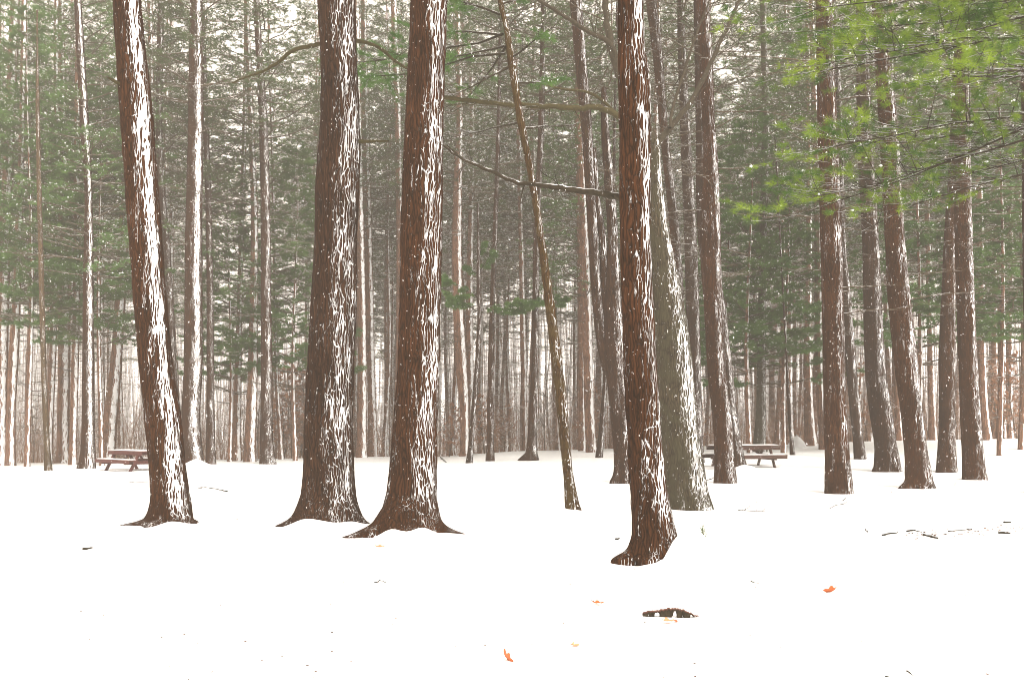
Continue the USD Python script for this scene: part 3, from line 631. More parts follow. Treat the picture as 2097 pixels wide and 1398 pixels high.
prims, BASE = {}, {}
for ti, t in enumerate(TREES):
    rng = np.random.default_rng(1000 + ti)
    y0 = t.get("by", t["rows"][0][0])
    low_row = [q for q in t["rows"] if q[0] > y0 - 60][-1]
    pxc = (low_row[1] + low_row[2]) / 2
    Y = t.get("d") or hit(pxc, y0) or 53.0
    x0 = (pxc - W / 2) / F * Y
    z0 = min(EYE - (y0 - HZ) / F * Y, float(ground(x0, Y, False)) + 0.02)
    base = np.array([x0, Y, z0])
    z, x, r = rows_to_local(t["rows"], Y, base)
    if "feet" in t:
        fz = np.array([q[0] for q in t["feet"]])
        keep = z > fz[-1] + 0.04
        z = np.r_[fz, z[keep]]
        x = np.r_[[((q[1] + q[2]) / 2 - W / 2) / F * Y - x0 for q in t["feet"]], x[keep]]
        r = np.r_[[(q[2] - q[1]) / 2 / F * Y for q in t["feet"]], r[keep]]
    zfoot = min(z[0], 0.0) - (0.001 if "feet" in t else 0)
    # below the foot and above the frame
    z, x, r = np.r_[zfoot - 0.7, z], np.r_[x[0], x], np.r_[r[0] * 1.05, r]
    top = t.get("top")
    if top == "broken":
        ztop = z[-1]
    else:
        ztop = top if top else max(z[-1] + 3.0, 26 + rng.uniform(-2, 3))
        if ztop > z[-1] + 0.5:
            sl = (x[-1] - x[-3]) / (z[-1] - z[-3])
            m = (z[-1] + ztop) / 2
            z, x, r = np.r_[z, m, ztop], np.r_[x, x[-1] + sl * 0.6 * (m - z[-1]), x[-1] + sl * 0.6 * (ztop - z[-1])], np.r_[r, r[-1] * 0.6, 0.03]
    vis = EYE + HZ / F * Y - z0 + 1.0
    dz, sides = (0.045, 96) if Y < 24 else (0.10, 40) if Y < 40 else (0.25, 22)
    near = Y < 24
    zz = np.concatenate([np.arange(-0.06, 0.5, 0.016) if near else [], np.arange(z[0], min(vis, ztop), dz), np.arange(min(vis, ztop), ztop, 1.0), [ztop]])
    zz = np.unique(np.round(zz, 4))
    xf, rf = PchipInterpolator(z, x)(zz), PchipInterpolator(z, r)(zz)
    zc = min(0.62 if near else 0.75, z[-2])
    xc_, rc_ = float(PchipInterpolator(z, x)(zc)), float(PchipInterpolator(z, r)(zc))
    sl = (float(PchipInterpolator(z, x)(zc + 0.8)) - xc_) / 0.8
    low = np.clip(zc - zz, 0, None)
    xs = np.where(zz < zc, xc_ - np.clip(sl, -0.25, 0.25) * low, xf)
    rs = np.where(zz < zc, rc_ + (0.05 * low if near else 0.06 * low), rf)
    el = np.where(zz < zc, np.clip((xs - rs) - (xf - rf), 0, None), 0)
    er = np.where(zz < zc, np.clip((xf + rf) - (xs + rs), 0, None), 0)
    if top == "broken":
        rs = rs * np.where(zz > ztop - 0.5, 0.75 + 0.25 * rng.random(len(zz)), 1)
    mesh = trunk_mesh(rng, zz - 0.0, xs, rs, sides, flare=(el, er), ybend=0.06 if Y < 40 else 0.1, bumpy=0.035, seed=ti, ridge=0.011 if near else 0.006)
    for fk in t.get("forks", ()):
        fz, fx, fr = rows_to_local(fk, Y, base)
        f2 = np.arange(fz[0], fz[-1], 0.1)
        mesh = join(mesh, trunk_mesh(rng, f2, PchipInterpolator(fz, fx)(f2), PchipInterpolator(fz, fr)(f2), 36, bumpy=0.03, seed=ti + 60, ytab=0.15 * np.sin(np.clip((f2 - fz[0]) / 2, 0, 1.5))))
    p = thing("pine_tree", t["l"], "tree", base)
    part(p, "trunk", mesh, t["m"], smooth=True)
    w = Wood()
    for st in t.get("stubs", ()):
        path_tube(w, st, Y - 0.1, Y - 0.3, 0.035, 0.012, base, rng, n=8)
    if w.v:
        part(p, "dead_stub", w.mesh(), "mossy_limb", smooth=True)
    crown_of = t.get("crown")
    if crown_of:
        cname, dzc = crown_of
        cp = UsdGeom.Xform.Define(stage, f"{p.GetPath()}/crown")
        lean = (PchipInterpolator(z, x)(min(12.0, ztop)) - PchipInterpolator(z, x)(2.0)) / 10.0
        cx = float(PchipInterpolator(z, x)(8.0)) - 8.0 * lean
        cp.AddTranslateOp().Set(Gf.Vec3d(cx, 0, dzc * 0.5))
        cp.AddRotateYOp().Set(math.degrees(math.atan(lean)))
        cp.AddRotateZOp().Set(float(rng.uniform(0, 360)))
        cp.GetPrim().GetReferences().AddInternalReference(NCROWN[cname])
        cp.GetPrim().SetInstanceable(True)
    prims[ti], BASE[ti] = p, base
    if t.get("mound"):
        h = t["mound"]
        rb = r[1]
        if ti == 3:
            mounds.append((x0 + 0.40, Y - 0.06, 0.28, 0.16))
            mounds.append((x0 - 0.10, Y - 0.32, -0.07, 0.28))
            mounds.append((x0 + 0.50, Y + 0.05, 0.12, 0.25))
        else:
            mounds.append((x0 + WIND[0] * rb * 1.1, Y + WIND[1] * rb * 1.1, h * 0.8, max(rb * 0.8, 0.3)))
    for dx, dy, mh, ms in {0: [(0.12, -0.40, 0.06, 0.16)], 1: [(-0.05, -0.58, 0.09, 0.20), (0.42, -0.45, 0.06, 0.14)], 2: [(-0.16, -0.62, 0.11, 0.12), (0.24, -0.60, 0.12, 0.13), (0.05, -0.70, 0.03, 0.12)],
                           3: [(0.22, -0.28, 0.20, 0.12), (-0.10, -0.40, 0.05, 0.10)]}.get(ti, ()):
        mounds.append((x0 + dx, Y + dy, mh, ms))
    if near and ti != 3:
        rb = (t["rows"][0][2] - t["rows"][0][1]) / 2 / F * Y
        for _ in range(11):
            a = rng.uniform(0, 2 * np.pi)
            d = rb * rng.uniform(1.1, 1.9)
            mounds.append((x0 + d * math.cos(a), Y + d * math.sin(a), rng.uniform(0.01, 0.05), rng.uniform(0.10, 0.2)))
    if Y < 45:
        mounds.append((x0, Y, 0.02, 0.9))

# ------------------------------------------------------------------ the grey-green forked tree behind the nearest pine
rng = np.random.default_rng(77)
rows = [(1042, 1366, 1464), (1020, 1362, 1456), (1000, 1360, 1450), (950, 1357, 1441), (880, 1352, 1429), (750, 1342, 1418), (600, 1334, 1396), (500, 1331, 1374), (400, 1329, 1359), (320, 1329, 1352), (285, 1331, 1349)]
Y = hit(1415, 1042)
base = np.array([(1415 - W / 2) / F * Y, Y, EYE - (1042 - HZ) / F * Y])
maple = thing("maple_tree", "grey-green mossy forked tree close behind the nearest pine, thick at its foot", "tree", base)
z, x, r = rows_to_local(rows, Y, base)
z, x, r = np.r_[-0.6, z], np.r_[x[0], x], np.r_[r[0] * 1.05, r]
zz = np.arange(z[0], z[-1], 0.045)
tm = trunk_mesh(rng, zz, PchipInterpolator(z, x)(zz), PchipInterpolator(z, r)(zz), 96, root=0.15, ybend=0.05, bumpy=0.04, seed=91, ridge=0.008)
part(maple, "trunk", tm, "maple_bark", smooth=True)
yl = Y + 0.05
for px, r0, r1, nt in (
        ([(1341, 300), (1352, 285), (1372, 262), (1420, 200), (1480, 75), (1520, -10), (1560, -90)], 0.075, 0.03, 12),
        ([(1341, 305), (1330, 270), (1296, 200), (1262, 135), (1245, 60), (1236, -30), (1230, -120)], 0.13, 0.06, 6),
        ([(1262, 120), (1250, 90), (1205, 65), (1150, 30), (1090, -6), (1030, -40)], 0.062, 0.03, 10),
        ([(1372, 262), (1376, 230), (1400, 150), (1430, 60), (1470, -40)], 0.04, 0.018, 12)):
    w = Wood()
    Q = path_tube(w, px, yl, yl + (0.5 if px[0][0] > 1300 else -0.4), r0 * 0.82, r1 * 0.7, base, rng, sides=12, n=30, rough=0.1)
    side_twigs(w, Q, rng, nt, 0.9, 0.010, up=0.25)
    part(maple, "limb", w.mesh(), "grey_limb", smooth=True)
w = Wood()
Q = path_tube(w, [(1290, 262), (1262, 236), (1225, 218), (1190, 222), (1120, 218), (1030, 214), (960, 206), (905, 200), (850, 190)], Y, Y - 1.2, 0.065, 0.03, base, rng, sides=10, n=40, rough=0.12)
side_twigs(w, Q, rng, 26, 0.8, 0.009, up=-0.05)
path_tube(w, [(1262, 236), (1225, 200), (1200, 188), (1150, 182), (1110, 172)], Y, Y - 0.5, 0.035, 0.015, base, rng, n=16)
part(maple, "limb", w.mesh(), "mossy_limb", smooth=True, label="mossy horizontal limb reaching left behind the nearest pine")

# ------------------------------------------------------------------ limbs that belong to numbered pines
b4 = BASE[3]
w = Wood()
rng = np.random.default_rng(78)
Y4 = b4[1]
Q = path_tube(w, [(1285, 406), (1267, 404), (1230, 397), (1150, 386), (1095, 378), (1050, 372), (1010, 352), (965, 334), (935, 318), (908, 298)], Y4, Y4 + 1.0, 0.042, 0.012, b4, rng, n=44, rough=0.12)
side_twigs(w, Q, rng, 5, 0.35, 0.006)
path_tube(w, [(952, 328), (932, 312), (915, 297)], Y4 + 0.9, Y4 + 0.9, 0.014, 0.008, b4, rng, n=8)
part(prims[3], "dead_limb", w.mesh(), "twig_dark", smooth=True)

b2 = BASE[1]
w, tf = Wood(), Tufts()
Q = path_tube(w, [(668, 88), (650, 92), (620, 97), (590, 111), (565, 132), (537, 147), (505, 158), (476, 170)], b2[1] + 0.2, b2[1] + 1.2, 0.038, 0.012, b2, rng, n=36, rough=0.14)
path_tube(w, [(540, 146), (532, 155), (528, 160)], b2[1] + 0.9, b2[1] + 0.9, 0.01, 0.006, b2, rng, n=6)
part(prims[1], "limb", w.mesh(), "mossy_limb", smooth=True)
w = Wood()
Q = path_tube(w, [(715, 80), (735, 84), (758, 90), (780, 101), (805, 122), (832, 140), (850, 150)], b2[1] + 0.3, b2[1] + 1.5, 0.036, 0.016, b2, rng, n=26, rough=0.12)
side_twigs(w, Q, rng, 8, 0.5, 0.007, tf)
part(prims[1], "limb", w.mesh(), "mossy_limb", smooth=True)

# boughs with needles: (pine index, start pixel, end pixel, depth step, live, twigs, material)
def bough(prim, base, Y, a, b, dY, live, twigs, needles, rng, r0=0.03, k=14, width=0.006, length=0.11, density=2.2, snow=0.05, bare=0.3, twig="twig_dark", name="bough", cluster=0):
    A, B = pt(a[0], a[1], Y), pt(b[0], b[1], Y + dY)
    d = B - A
    ln = float(np.hypot(d[0], d[1]))
    az = math.atan2(d[0], -d[1])
    w, tf = Wood(), Tufts()
    pine_branch(rng, w, tf, A - base, az, ln, r0, d[2] / ln, live, twigs=twigs, sides=6, bare_to=bare, density=density, cluster=cluster)
    cp = UsdGeom.Xform.Define(stage, f"{prim.GetPath()}/{numbered(str(prim.GetPath()), name)}").GetPrim()
    part(cp, "branch", w.mesh(), twig, smooth=True)
    if tf.p:
        P, _ = tf.arrays()
        part(cp, "foliage", tf.mesh(rng, k=k, width=width, length=length), needles, kind="stuff")
        s = rng.random(len(P)) < snow
        if s.sum():
            part(cp, "snow_load", blobs(rng, P[s] + [0, 0, 0.03], 0.02), "snow_clump", kind="stuff")


rng = np.random.default_rng(79)
b5, Y5 = BASE[4], BASE[4][1]
for a, b, dY, lv, tw in (((1032, 95), (890, 130), 0.5, 0.8, 12), ((1040, 138), (925, 195), -0.4, 0.0, 9), ((1028, 72), (880, 60), 0.6, 0.9, 14), ((1024, 30), (850, -10), 0.2, 0.9, 14),
                         ((1050, 170), (1140, 165), 0.6, 0.8, 10), ((1044, 120), (1130, 60), -0.4, 0.7, 10), ((1066, 250), (945, 280), 0.7, 0.0, 8), ((1072, 262), (1190, 255), 0.5, 0.0, 8),
                         ((1022, 10), (1110, -20), 0.5, 0.8, 10), ((1036, 96), (960, 210), 1.2, 0.6, 10), ((1030, 70), (720, 130), 1.6, 0.75, 22), ((1034, 110), (740, 190), 2.2, 0.75, 22)):
    bough(prims[4], b5, Y5, a, b, dY, lv, tw, "needles_mid", rng, r0=0.022, width=0.008, k=12)
b35, Y35 = BASE[34], BASE[34][1]
for a, b, dY, lv, tw in (((981, 640), (905, 590), 0.5, 1.0, 16), ((981, 640), (1060, 640), 0.3, 1.0, 16), ((979, 625), (1135, 622), 1.0, 1.0, 20), ((979, 600), (925, 628), -0.6, 1.0, 12), ((979, 560), (1010, 512), 0.2, 1.0, 12),
                         ((979, 560), (952, 545), 0.3, 1.0, 8), ((980, 530), (990, 495), 0.1, 1.0, 8), ((980, 610), (900, 570), 0.9, 1.0, 14)):
    bough(prims[34], b35, Y35, a, b, dY, lv, tw, "needles_mid", rng, r0=0.018, width=0.02, k=14, density=5.0, length=0.14)

# ------------------------------------------------------------------ pine outside the right edge whose bright boughs hang into view
rng = np.random.default_rng(80)
Yn = 13.5
xb = (2420 - W / 2) / F * Yn
base = np.array([xb, Yn, float(ground(xb, Yn, False))])
bp = thing("pine_tree", "pine with bright yellow-green boughs hanging in from the right edge", "tree", base)
zz = np.concatenate([np.arange(-0.5, 11, 0.15), [13.0, 17.0]])
part(bp, "trunk", trunk_mesh(rng, zz, 0.05 * np.sin(zz * 0.5), 0.24 * np.clip(1 - zz / 18, 0.05, 1), 40, root=0.25, seed=55), "pine_bark", smooth=True)
for a, b, dY, lv, tw, dn in (
        ((2420, -150), (1650, 30), -0.6, 0.7, 26, 2.2), ((2420, 20), (1640, 150), 0.3, 0.75, 26, 2.2), ((2420, 60), (1760, 110), -1.0, 0.7, 24, 2.2),
        ((2420, 160), (1590, 460), 0.4, 0.45, 30, 2.0), ((2420, 190), (1660, 400), -0.5, 0.5, 28, 2.0), ((2420, 120), (1900, 200), -1.4, 0.9, 26, 2.8),
        ((2420, 100), (1980, 170), -2.0, 1.0, 28, 3.6), ((2420, 230), (1790, 470), -0.9, 0.35, 24, 1.8), ((2420, 40), (1960, 30), 0.9, 0.8, 22, 2.2),
        ((2420, -60), (1830, 20), 0.8, 0.7, 24, 2.2), ((2420, -20), (1900, 90), -0.4, 0.9, 26, 2.4), ((2420, -120), (1980, -20), -1.2, 0.9, 26, 2.4), ((2420, 60), (2010, 120), 1.0, 0.9, 24, 2.4), ((2420, -40), (1700, 80), 0.5, 0.8, 26, 2.2), ((2420, 150), (1690, 330), -1.1, 0.6, 26, 2.2), ((2420, -220), (1720, -60), 0.2, 0.8, 24, 2.2), ((2420, 270), (1880, 400), 0.9, 0.15, 26, 1.5), ((2420, 210), (1760, 300), 1.2, 0.15, 28, 1.5)):
    bough(bp, base, Yn, a, b, dY, lv, tw, "needles_bright", rng, r0=0.020, width=0.0060, k=13, density=dn, length=0.09, snow=0.015, bare=0.4, cluster=4)

# ------------------------------------------------------------------ young pines whose foliage reaches low
rng = np.random.default_rng(81)
YP = [(60, 47, 2, "young pine with dense dark foliage behind the far left pines", 1.15), (205, 47, 2, "young dark-green pine behind the dark flared-foot pine on the left", 1.0),
      (470, 50, 0, "young pine with soft foliage in the left-middle gap", 0.95), (605, 49.5, 0, "young pine whose boughs end against the bulging pine's left side", 1.0),
      (1490, 47, 0, "young pine with layered foliage left of the bushy grey-green pine", 0.95), (1535, 44.5, 0, "young pine wrapped around the bushy grey-green pine's trunk", 1.0), (1610, 45, 1, "short young pine with low drooping foliage by the thin leaning pole", 1.05),
      (1880, 42, 0, "young pine filling the gap left of the crossing pair", 1.05), (2050, 41, 2, "young pine with heavy green boughs right of the crossing pair", 0.95), (2090, 44, 0, "young green pine at the right edge behind the bright boughs", 1.1)]
for px, Y, k, lab, sc in YP:
    x = (px - W / 2) / F * Y
    thing("young_pine", lab, "tree", (x, Y, float(ground(x, Y)) - 0.02), rng.uniform(0, 360), sc, ref=YOUNG[k])

# ------------------------------------------------------------------ the misty pines behind
SECT = [(-9999, 240, "left of the leaning front pine"), (240, 640, "between the leaning front pine and the bulging pine"), (640, 830, "between the two thick front pines"), (830, 1130, "between the straight reddish front pine and the leaning olive pine"),
        (1130, 1290, "between the leaning olive pine and the nearest pine"), (1290, 1690, "between the nearest pine and the stout straight reddish pine"), (1690, 1960, "between the stout reddish pine and the crossing pair"), (1960, 99999, "right of the crossing pair of pines")]
rng = np.random.default_rng(82)
placed = [(b[0], b[1]) for b in BASE.values()]
FARN = 115
SHORT = {0: "leaning front pine", 1: "bulging front pine", 2: "straight reddish front pine", 3: "nearest pine", 4: "leaning olive pine", 5: "dark forked pine", 6: "brown pine at the right table", 8: "stout reddish pine",
         9: "snowy-footed grey-brown pine", 10: "curved right-hand pine", 11: "left crossing pine", 12: "right crossing pine", 13: "thin dark right-hand pine", 14: "snow-heaped pine", 15: "flared reddish pine", 16: "dark left-hand pine",
         17: "straight pine left of the table", 20: "bare pole at the far left", 24: "straight narrow pine", 34: "crooked sapling pine", 35: "slim brown pine", 36: "flared-foot slim pine", 41: "bushy grey-green pine", 44: "pale brown right-hand pine"}


def row_x(t, y):
    q = sorted(t["rows"])
    return float(np.interp(y, [r[0] for r in q], [(r[1] + r[2]) / 2 for r in q]))


MARKS = sorted([(row_x(TREES[k], 780), v) for k, v in SHORT.items()] + [(1382, "grey-green forked tree")])
FAR_R = [0.17, 0.22, 0.14, 0.25, 0.19, 0.15]
count = tries = 0
far_used = {}
while count < FARN and tries < 20000:
    tries += 1
    Y = 54 + 36 * rng.random() ** 1.1
    px = rng.uniform(-140, 2240)
    x = (px - W / 2) / F * Y
    if any((x - a) ** 2 + (Y - b) ** 2 < 2.0 ** 2 for a, b in placed):
        continue
    placed.append((x, Y))
    k, sc = rng.integers(6), rng.uniform(0.82, 1.15)
    mx, mark = min(MARKS, key=lambda m: abs(m[0] - px))
    near_by = abs(mx - px) < 22
    rel = "just behind" if near_by else ("left of" if px < mx else "right of")
    if px < -10 or px > 2107:
        mark, rel = ("left", "beyond") if px < 0 else ("right", "beyond")
    mark = f"the {mark}" if rel != "beyond" else f"the {mark} edge"
    size = "thin" if FAR_R[k] * sc < 0.16 else "thick" if FAR_R[k] * sc > 0.215 else "medium"
    rank = "paler" if Y > 74 else "hazy"
    lab = f"{rank} {size} wood pine {rel} {mark}"
    far_used[lab] = far_used.get(lab, 0) + 1
    if far_used[lab] > 1:
        lab = f"{rank} {size} wood pine {rel} {mark}, {'deeper in' if far_used[lab] == 2 else 'among others'}"
    thing("far_pine", lab, "tree", (x, Y, float(ground(x, Y)) - 0.05), rng.uniform(0, 360), sc, group="misty pines of the wood behind", ref=FAR[k])
    count += 1

# bare and dry-leaved saplings of the understorey
SAP = []
for k in range(4):
    rng = np.random.default_rng(300 + k)
    c = class_prim(f"sapling_class_{k}")
    ht = [5.5, 7.5, 4.2, 3.6][k]
    w, tf = Wood(), Tufts()
    q = np.linspace(0, 1, 12)
    P = np.stack([0.25 * np.sin(q * 3 + k), 0.2 * np.cos(q * 2.5), ht * q - 0.3], 1)
    w.add(P, 0.028 * (1 - 0.85 * q), 6)
    for _ in range(38):
        i = rng.integers(2, 11)
        a = rng.uniform(0, 2 * np.pi)
        ln = ht * rng.uniform(0.12, 0.3) * (1.15 - q[i])
        d = np.array([math.cos(a), math.sin(a), rng.uniform(0.3, 0.9)])
        Q = P[i] + d * ln * np.linspace(0, 1, 5)[:, None] + rng.normal(0, 0.02, (5, 3))
        w.add(Q, 0.011 * (1 - 0.75 * np.linspace(0, 1, 5)), 3)
        for _ in range(4):
            j = rng.integers(1, 5)
            e = d + rng.normal(0, 0.6, 3)
            w.add(np.array([Q[j], Q[j] + e * ln * 0.2, Q[j] + e * ln * 0.38]), np.array([0.006, 0.005, 0.002]), 3)
            tf.add(Q[j] + e * ln * rng.uniform(0.1, 0.38, (3, 1)), e + rng.normal(0, 0.5, (3, 3)))
    part(c, "stem", w.mesh(), "tan_twig", smooth=True)
    if k >= 2:
        part(c, "dry_leaves", tf.mesh(rng, k=2, length=0.11, width=0.07, spread=0.9), "dry_leaves", kind="stuff")
    SAP.append(str(c.GetPath()))
def beside(px):
    mx, mark = min(MARKS, key=lambda m: abs(m[0] - px))
    return f"{'just left of' if px < mx else 'just right of'} the {mark}"


rng = np.random.default_rng(83)
used = set()
for i in range(400):
    Y = 50 + 26 * rng.random()
    px = rng.uniform(-20, 2120)
    k = int(rng.integers(2))
    lab = f"{'short' if k == 0 else 'tall'} bare sapling at the wood {beside(px)}"
    if lab in used or len(used) >= 46:
        continue
    used.add(lab)
    x = (px - W / 2) / F * Y
    thing("bare_sapling", lab, "sapling", (x, Y, float(ground(x, Y)) - 0.05), rng.uniform(0, 360), rng.uniform(0.7, 1.2), group="bare saplings at the wood's edge", ref=SAP[k])
for px, Y, sc, lab in ((590, 54, 1.3, "tall"), (605, 57, 1.8, "tallest"), (575, 60, 1.6, "slender"), (925, 52, 0.8, "low"), (985, 53, 0.9, "spreading"), (1040, 58, 0.8, "faint"), (1430, 50, 0.7, "small"), (1640, 52, 0.6, "stunted"), (2080, 53, 1.3, "wide"), (2040, 58, 1.4, "hazy"), (1765, 55, 1.0, "upright"), (640, 56, 1.1, "half-hidden"), (1215, 55, 0.8, "ragged")):
    x = (px - W / 2) / F * Y
    thing("beech_sapling", f"{lab} sapling holding dry orange leaves {beside(px)}", "sapling", (x, Y, float(ground(x, Y)) - 0.05), rng.uniform(0, 360), sc, ref=SAP[2 + rng.integers(2)])

# the far side of the wood: thin stems that nobody could count
rng = np.random.default_rng(84)
w = Wood()
for _ in range(1500):
    Y = 91 + 44 * rng.random()
    x = rng.uniform(-0.52, 0.52) * Y
    z0 = float(ground(x, Y))
    ht = rng.uniform(12, 24)
    q = np.linspace(0, 1, 8)
    P = np.stack([x + rng.normal(0, 0.5) * q + 0.15 * np.sin(q * 6 + x), Y + 0 * q, z0 - 0.3 + ht * q], 1)
    w.add(P, rng.uniform(0.05, 0.15) * (1 - 0.7 * q), 5)
    for _ in range(6):
        i = rng.integers(1, 8)
        a = rng.uniform(0, 2 * np.pi)
        d = np.array([math.cos(a), math.sin(a), rng.uniform(-0.1, 0.6)]) * rng.uniform(0.8, 2.6)
        w.add(np.array([P[i], P[i] + d * 0.5, P[i] + d]), [0.03, 0.02, 0.01], 3)
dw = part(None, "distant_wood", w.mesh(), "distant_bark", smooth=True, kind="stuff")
tag(dw, "pale mass of thin stems at the far side of the wood", "wood")

# snowy brush under the pines at the wood's edge
rng = np.random.default_rng(85)
w = Wood()
for _ in range(3800):
    Y = 53 + 36 * rng.random()
    x = rng.uniform(-0.5, 0.5) * Y
    z0 = float(ground(x, Y))
    ht = rng.uniform(0.8, 3.4) * (0.7 + 0.6 * meshkit.noise(np.array([x * 0.2, Y * 0.2, 0]), 3))
    d = rng.normal(0, 0.28, 3) * ht
    q = np.linspace(0, 1, 5)
    P = np.array([x, Y, z0 - 0.1]) + np.stack([d[0] * q * q, d[1] * q * q, ht * q], 1)
    w.add(P, 0.016 * (1 - 0.7 * q), 3)
    for _ in range(5):
        i = rng.integers(1, 5)
        e = np.array([rng.normal(0, 0.3), rng.normal(0, 0.3), rng.uniform(0.1, 0.5)]) * ht * 0.5
        w.add(np.array([P[i], P[i] + e * 0.5, P[i] + e]), [0.009, 0.008, 0.004], 3)
ug = part(None, "undergrowth", w.mesh(), "brush", smooth=True, kind="stuff")
tag(ug, "tan snow-dusted brush under the misty pines", "brush")

# snow-capped boulder
Yb = 49.0
xb = (1632 - W / 2) / F * Yb
bm = trimesh.creation.icosphere(3)
v = bm.vertices * np.array([0.40, 0.4, 0.42])
v = v * (1 + 0.25 * (meshkit.fbm(v * 3.0, 3, 4) - 0.5))[:, None]
v[:, 0] *= np.clip(1 - 1.2 * np.clip(v[:, 2], -0.1, 0.5), 0.3, 1)
v[:, 1] *= np.clip(1 - 1.2 * np.clip(v[:, 2], -0.1, 0.5), 0.3, 1)
bo = thing("boulder", "snow-capped pointed boulder behind the right picnic table", "boulder", (xb, Yb, float(ground(xb, Yb)) + 0.02))
part(bo, "stone", (v * 0.97, bm.faces), "twig", smooth=True)
part(bo, "snow_cap", (v * np.array([1.05, 1.05, 1.04]) + [0, 0, 0.05], bm.faces), "snow_clump", smooth=True)

# ------------------------------------------------------------------ picnic tables
def box(l, w, h, c, ry=0.0, rx=0.0, bev=0.004):
    b = trimesh.creation.box([l, w, h])
    if rx:
        b.apply_transform(trimesh.transformations.rotation_matrix(rx, [1, 0, 0]))
    if ry:
        b.apply_transform(trimesh.transformations.rotation_matrix(ry, [0, 1, 0]))
    b.apply_translation(c)
    return b


def picnic_table(label, px, Y, rot, length, mat, snow):
    x = (px - W / 2) / F * Y
    t = thing("picnic_table", label, "picnic table", (x, Y, float(ground(x, Y)) - 0.07), rot)
    rng = np.random.default_rng(int(px))
    for i in range(5):
        part(t, "top_plank", box(length, 0.136, 0.04, (rng.normal(0, 0.004), (i - 2) * 0.146, 0.75)), mat)
    for s in (-1, 1):
        for i in range(2):
            part(t, "seat_plank", box(length, 0.136, 0.042, (rng.normal(0, 0.004), s * (0.60 + i * 0.146), 0.45)), mat)
        part(t, "seat_edge_board", box(length * 0.985, 0.035, 0.12, (0, s * 0.835, 0.41)), mat)
        part(t, "top_edge_board", box(length * 0.985, 0.03, 0.10, (0, s * 0.345, 0.675)), mat)
    for e in (-1, 1):
        X = e * (length / 2 - 0.38)
        part(t, "seat_support", box(0.04, 1.60, 0.12, (X, 0, 0.365)), mat)
        part(t, "top_cleat", box(0.04, 0.68, 0.10, (X, 0, 0.677)), mat)
        for s in (-1, 1):
            part(t, "leg", box(0.045, 0.10, 0.86, (X + e * 0.045, s * 0.44, 0.36), rx=s * 0.50), mat)
        part(t, "brace", box(0.62, 0.04, 0.075, (X - e * 0.27, 0, 0.54), ry=e * 0.62), mat)
    if snow:
        for y, wd, z in ((-0.673, 0.26, 0.478), (0.673, 0.26, 0.478), (0, 0.68, 0.777)):
            g = trimesh.creation.box([length * 0.96, wd, 0.03 * snow])
            g = g.subdivide().subdivide().subdivide()
            gv = g.vertices.copy()
            up = gv[:, 2] > 0
            gv[up, 2] += snow * 0.03 * (meshkit.fbm(gv[up] * 4 + 3, 3, 1) - 0.3)
            gv[:, :2] *= np.where(up, 0.96, 1.0)[:, None]
            gv += [0, y, z]
            part(t, "snow_cover", (gv, g.faces), "snow_clump", smooth=50)


picnic_table("dark reddish picnic table half hidden behind the leaning front pine", 274, 40.0, -42.0, 2.3, "table_wood_red", 0.9)
picnic_table("dark brown picnic table behind the brown pine on the right", 1522, 37.0, 14.0, 2.3, "table_wood", 0.9)

# ------------------------------------------------------------------ small things on the snow
def leaf(label, px, py, size, rot, mat, tilt=0.3, lobes=5, cat="leaf", stem=True):
    Y = hit(px, py)
    p = pt(px, py, Y)
    size = size * 1.35
    a = np.linspace(0, 2 * np.pi, 60, endpoint=False)
    r = 0.55 + 0.28 * np.abs(np.cos(lobes * a / 2)) ** 1.5 + 0.17 * np.cos(a)
    v = np.stack([r * np.cos(a), 0.85 * r * np.sin(a), np.zeros(60)], 1)
    vi = v * 0.5
    cz = lambda q: np.c_[q[:, :2], 0.35 * q[:, 1] ** 2 + 0.15 * q[:, 0] ** 2 + 0.04 * np.sin(q[:, 0] * 9)]
    V = np.vstack([cz(v), cz(vi), [[0, 0, 0]]]) * size
    n = np.arange(60)
    m = (n + 1) % 60
    Fc = np.vstack([np.c_[n, m, 60 + n], np.c_[m, 60 + m, 60 + n], np.c_[60 + n, 60 + m, np.full(60, 120)]])
    T = trimesh.transformations.euler_matrix(tilt, 0.1, rot)[:3, :3]
    top = V @ T.T
    bot = (V - [0, 0, 0.0012]) @ T.T
    mesh = join((top, Fc), (bot, Fc[:, ::-1]))
    t = thing("fallen_leaf", label, cat, p + [0, 0, size * 0.35])
    part(t, "blade", mesh, mat, smooth=False)
    if stem:
        w = Wood()
        w.add((np.array([[-0.3, 0, 0.02], [-0.8, 0.05, 0.04], [-1.3, 0.02, 0.12]]) * size) @ T.T, [0.0022, 0.002, 0.0016], 5)
        part(t, "stem", w.mesh(), "litter", smooth=True)


leaf("bright orange lobed leaf lying nearest to the camera", 1040, 1354, 0.060, 2.0, "orange_leaf", 1.1)
leaf("pale orange leaf right of the bright orange leaf", 1176, 1324, 0.034, 0.6, "pale_leaf", 0.25)
leaf("orange leaf folded to a wedge, on the right of the bark slab", 1703, 1214, 0.062, 3.4, "orange_leaf", 0.7)
leaf("pale leaf just below the bark slab", 1365, 1276, 0.050, 0.3, "pale_leaf", 0.12)
leaf("small reddish leaf beside the pale leaf below the bark slab", 1383, 1274, 0.028, 1.2, "orange_leaf", 0.4)
leaf("pale orange leaf in front of the straight reddish pine's left root", 775, 1123, 0.062, 0.1, "pale_leaf", 0.1)
leaf("reddish leaf lying flat left of the bark slab", 1222, 1239, 0.05, 0.2, "orange_leaf", 0.1)


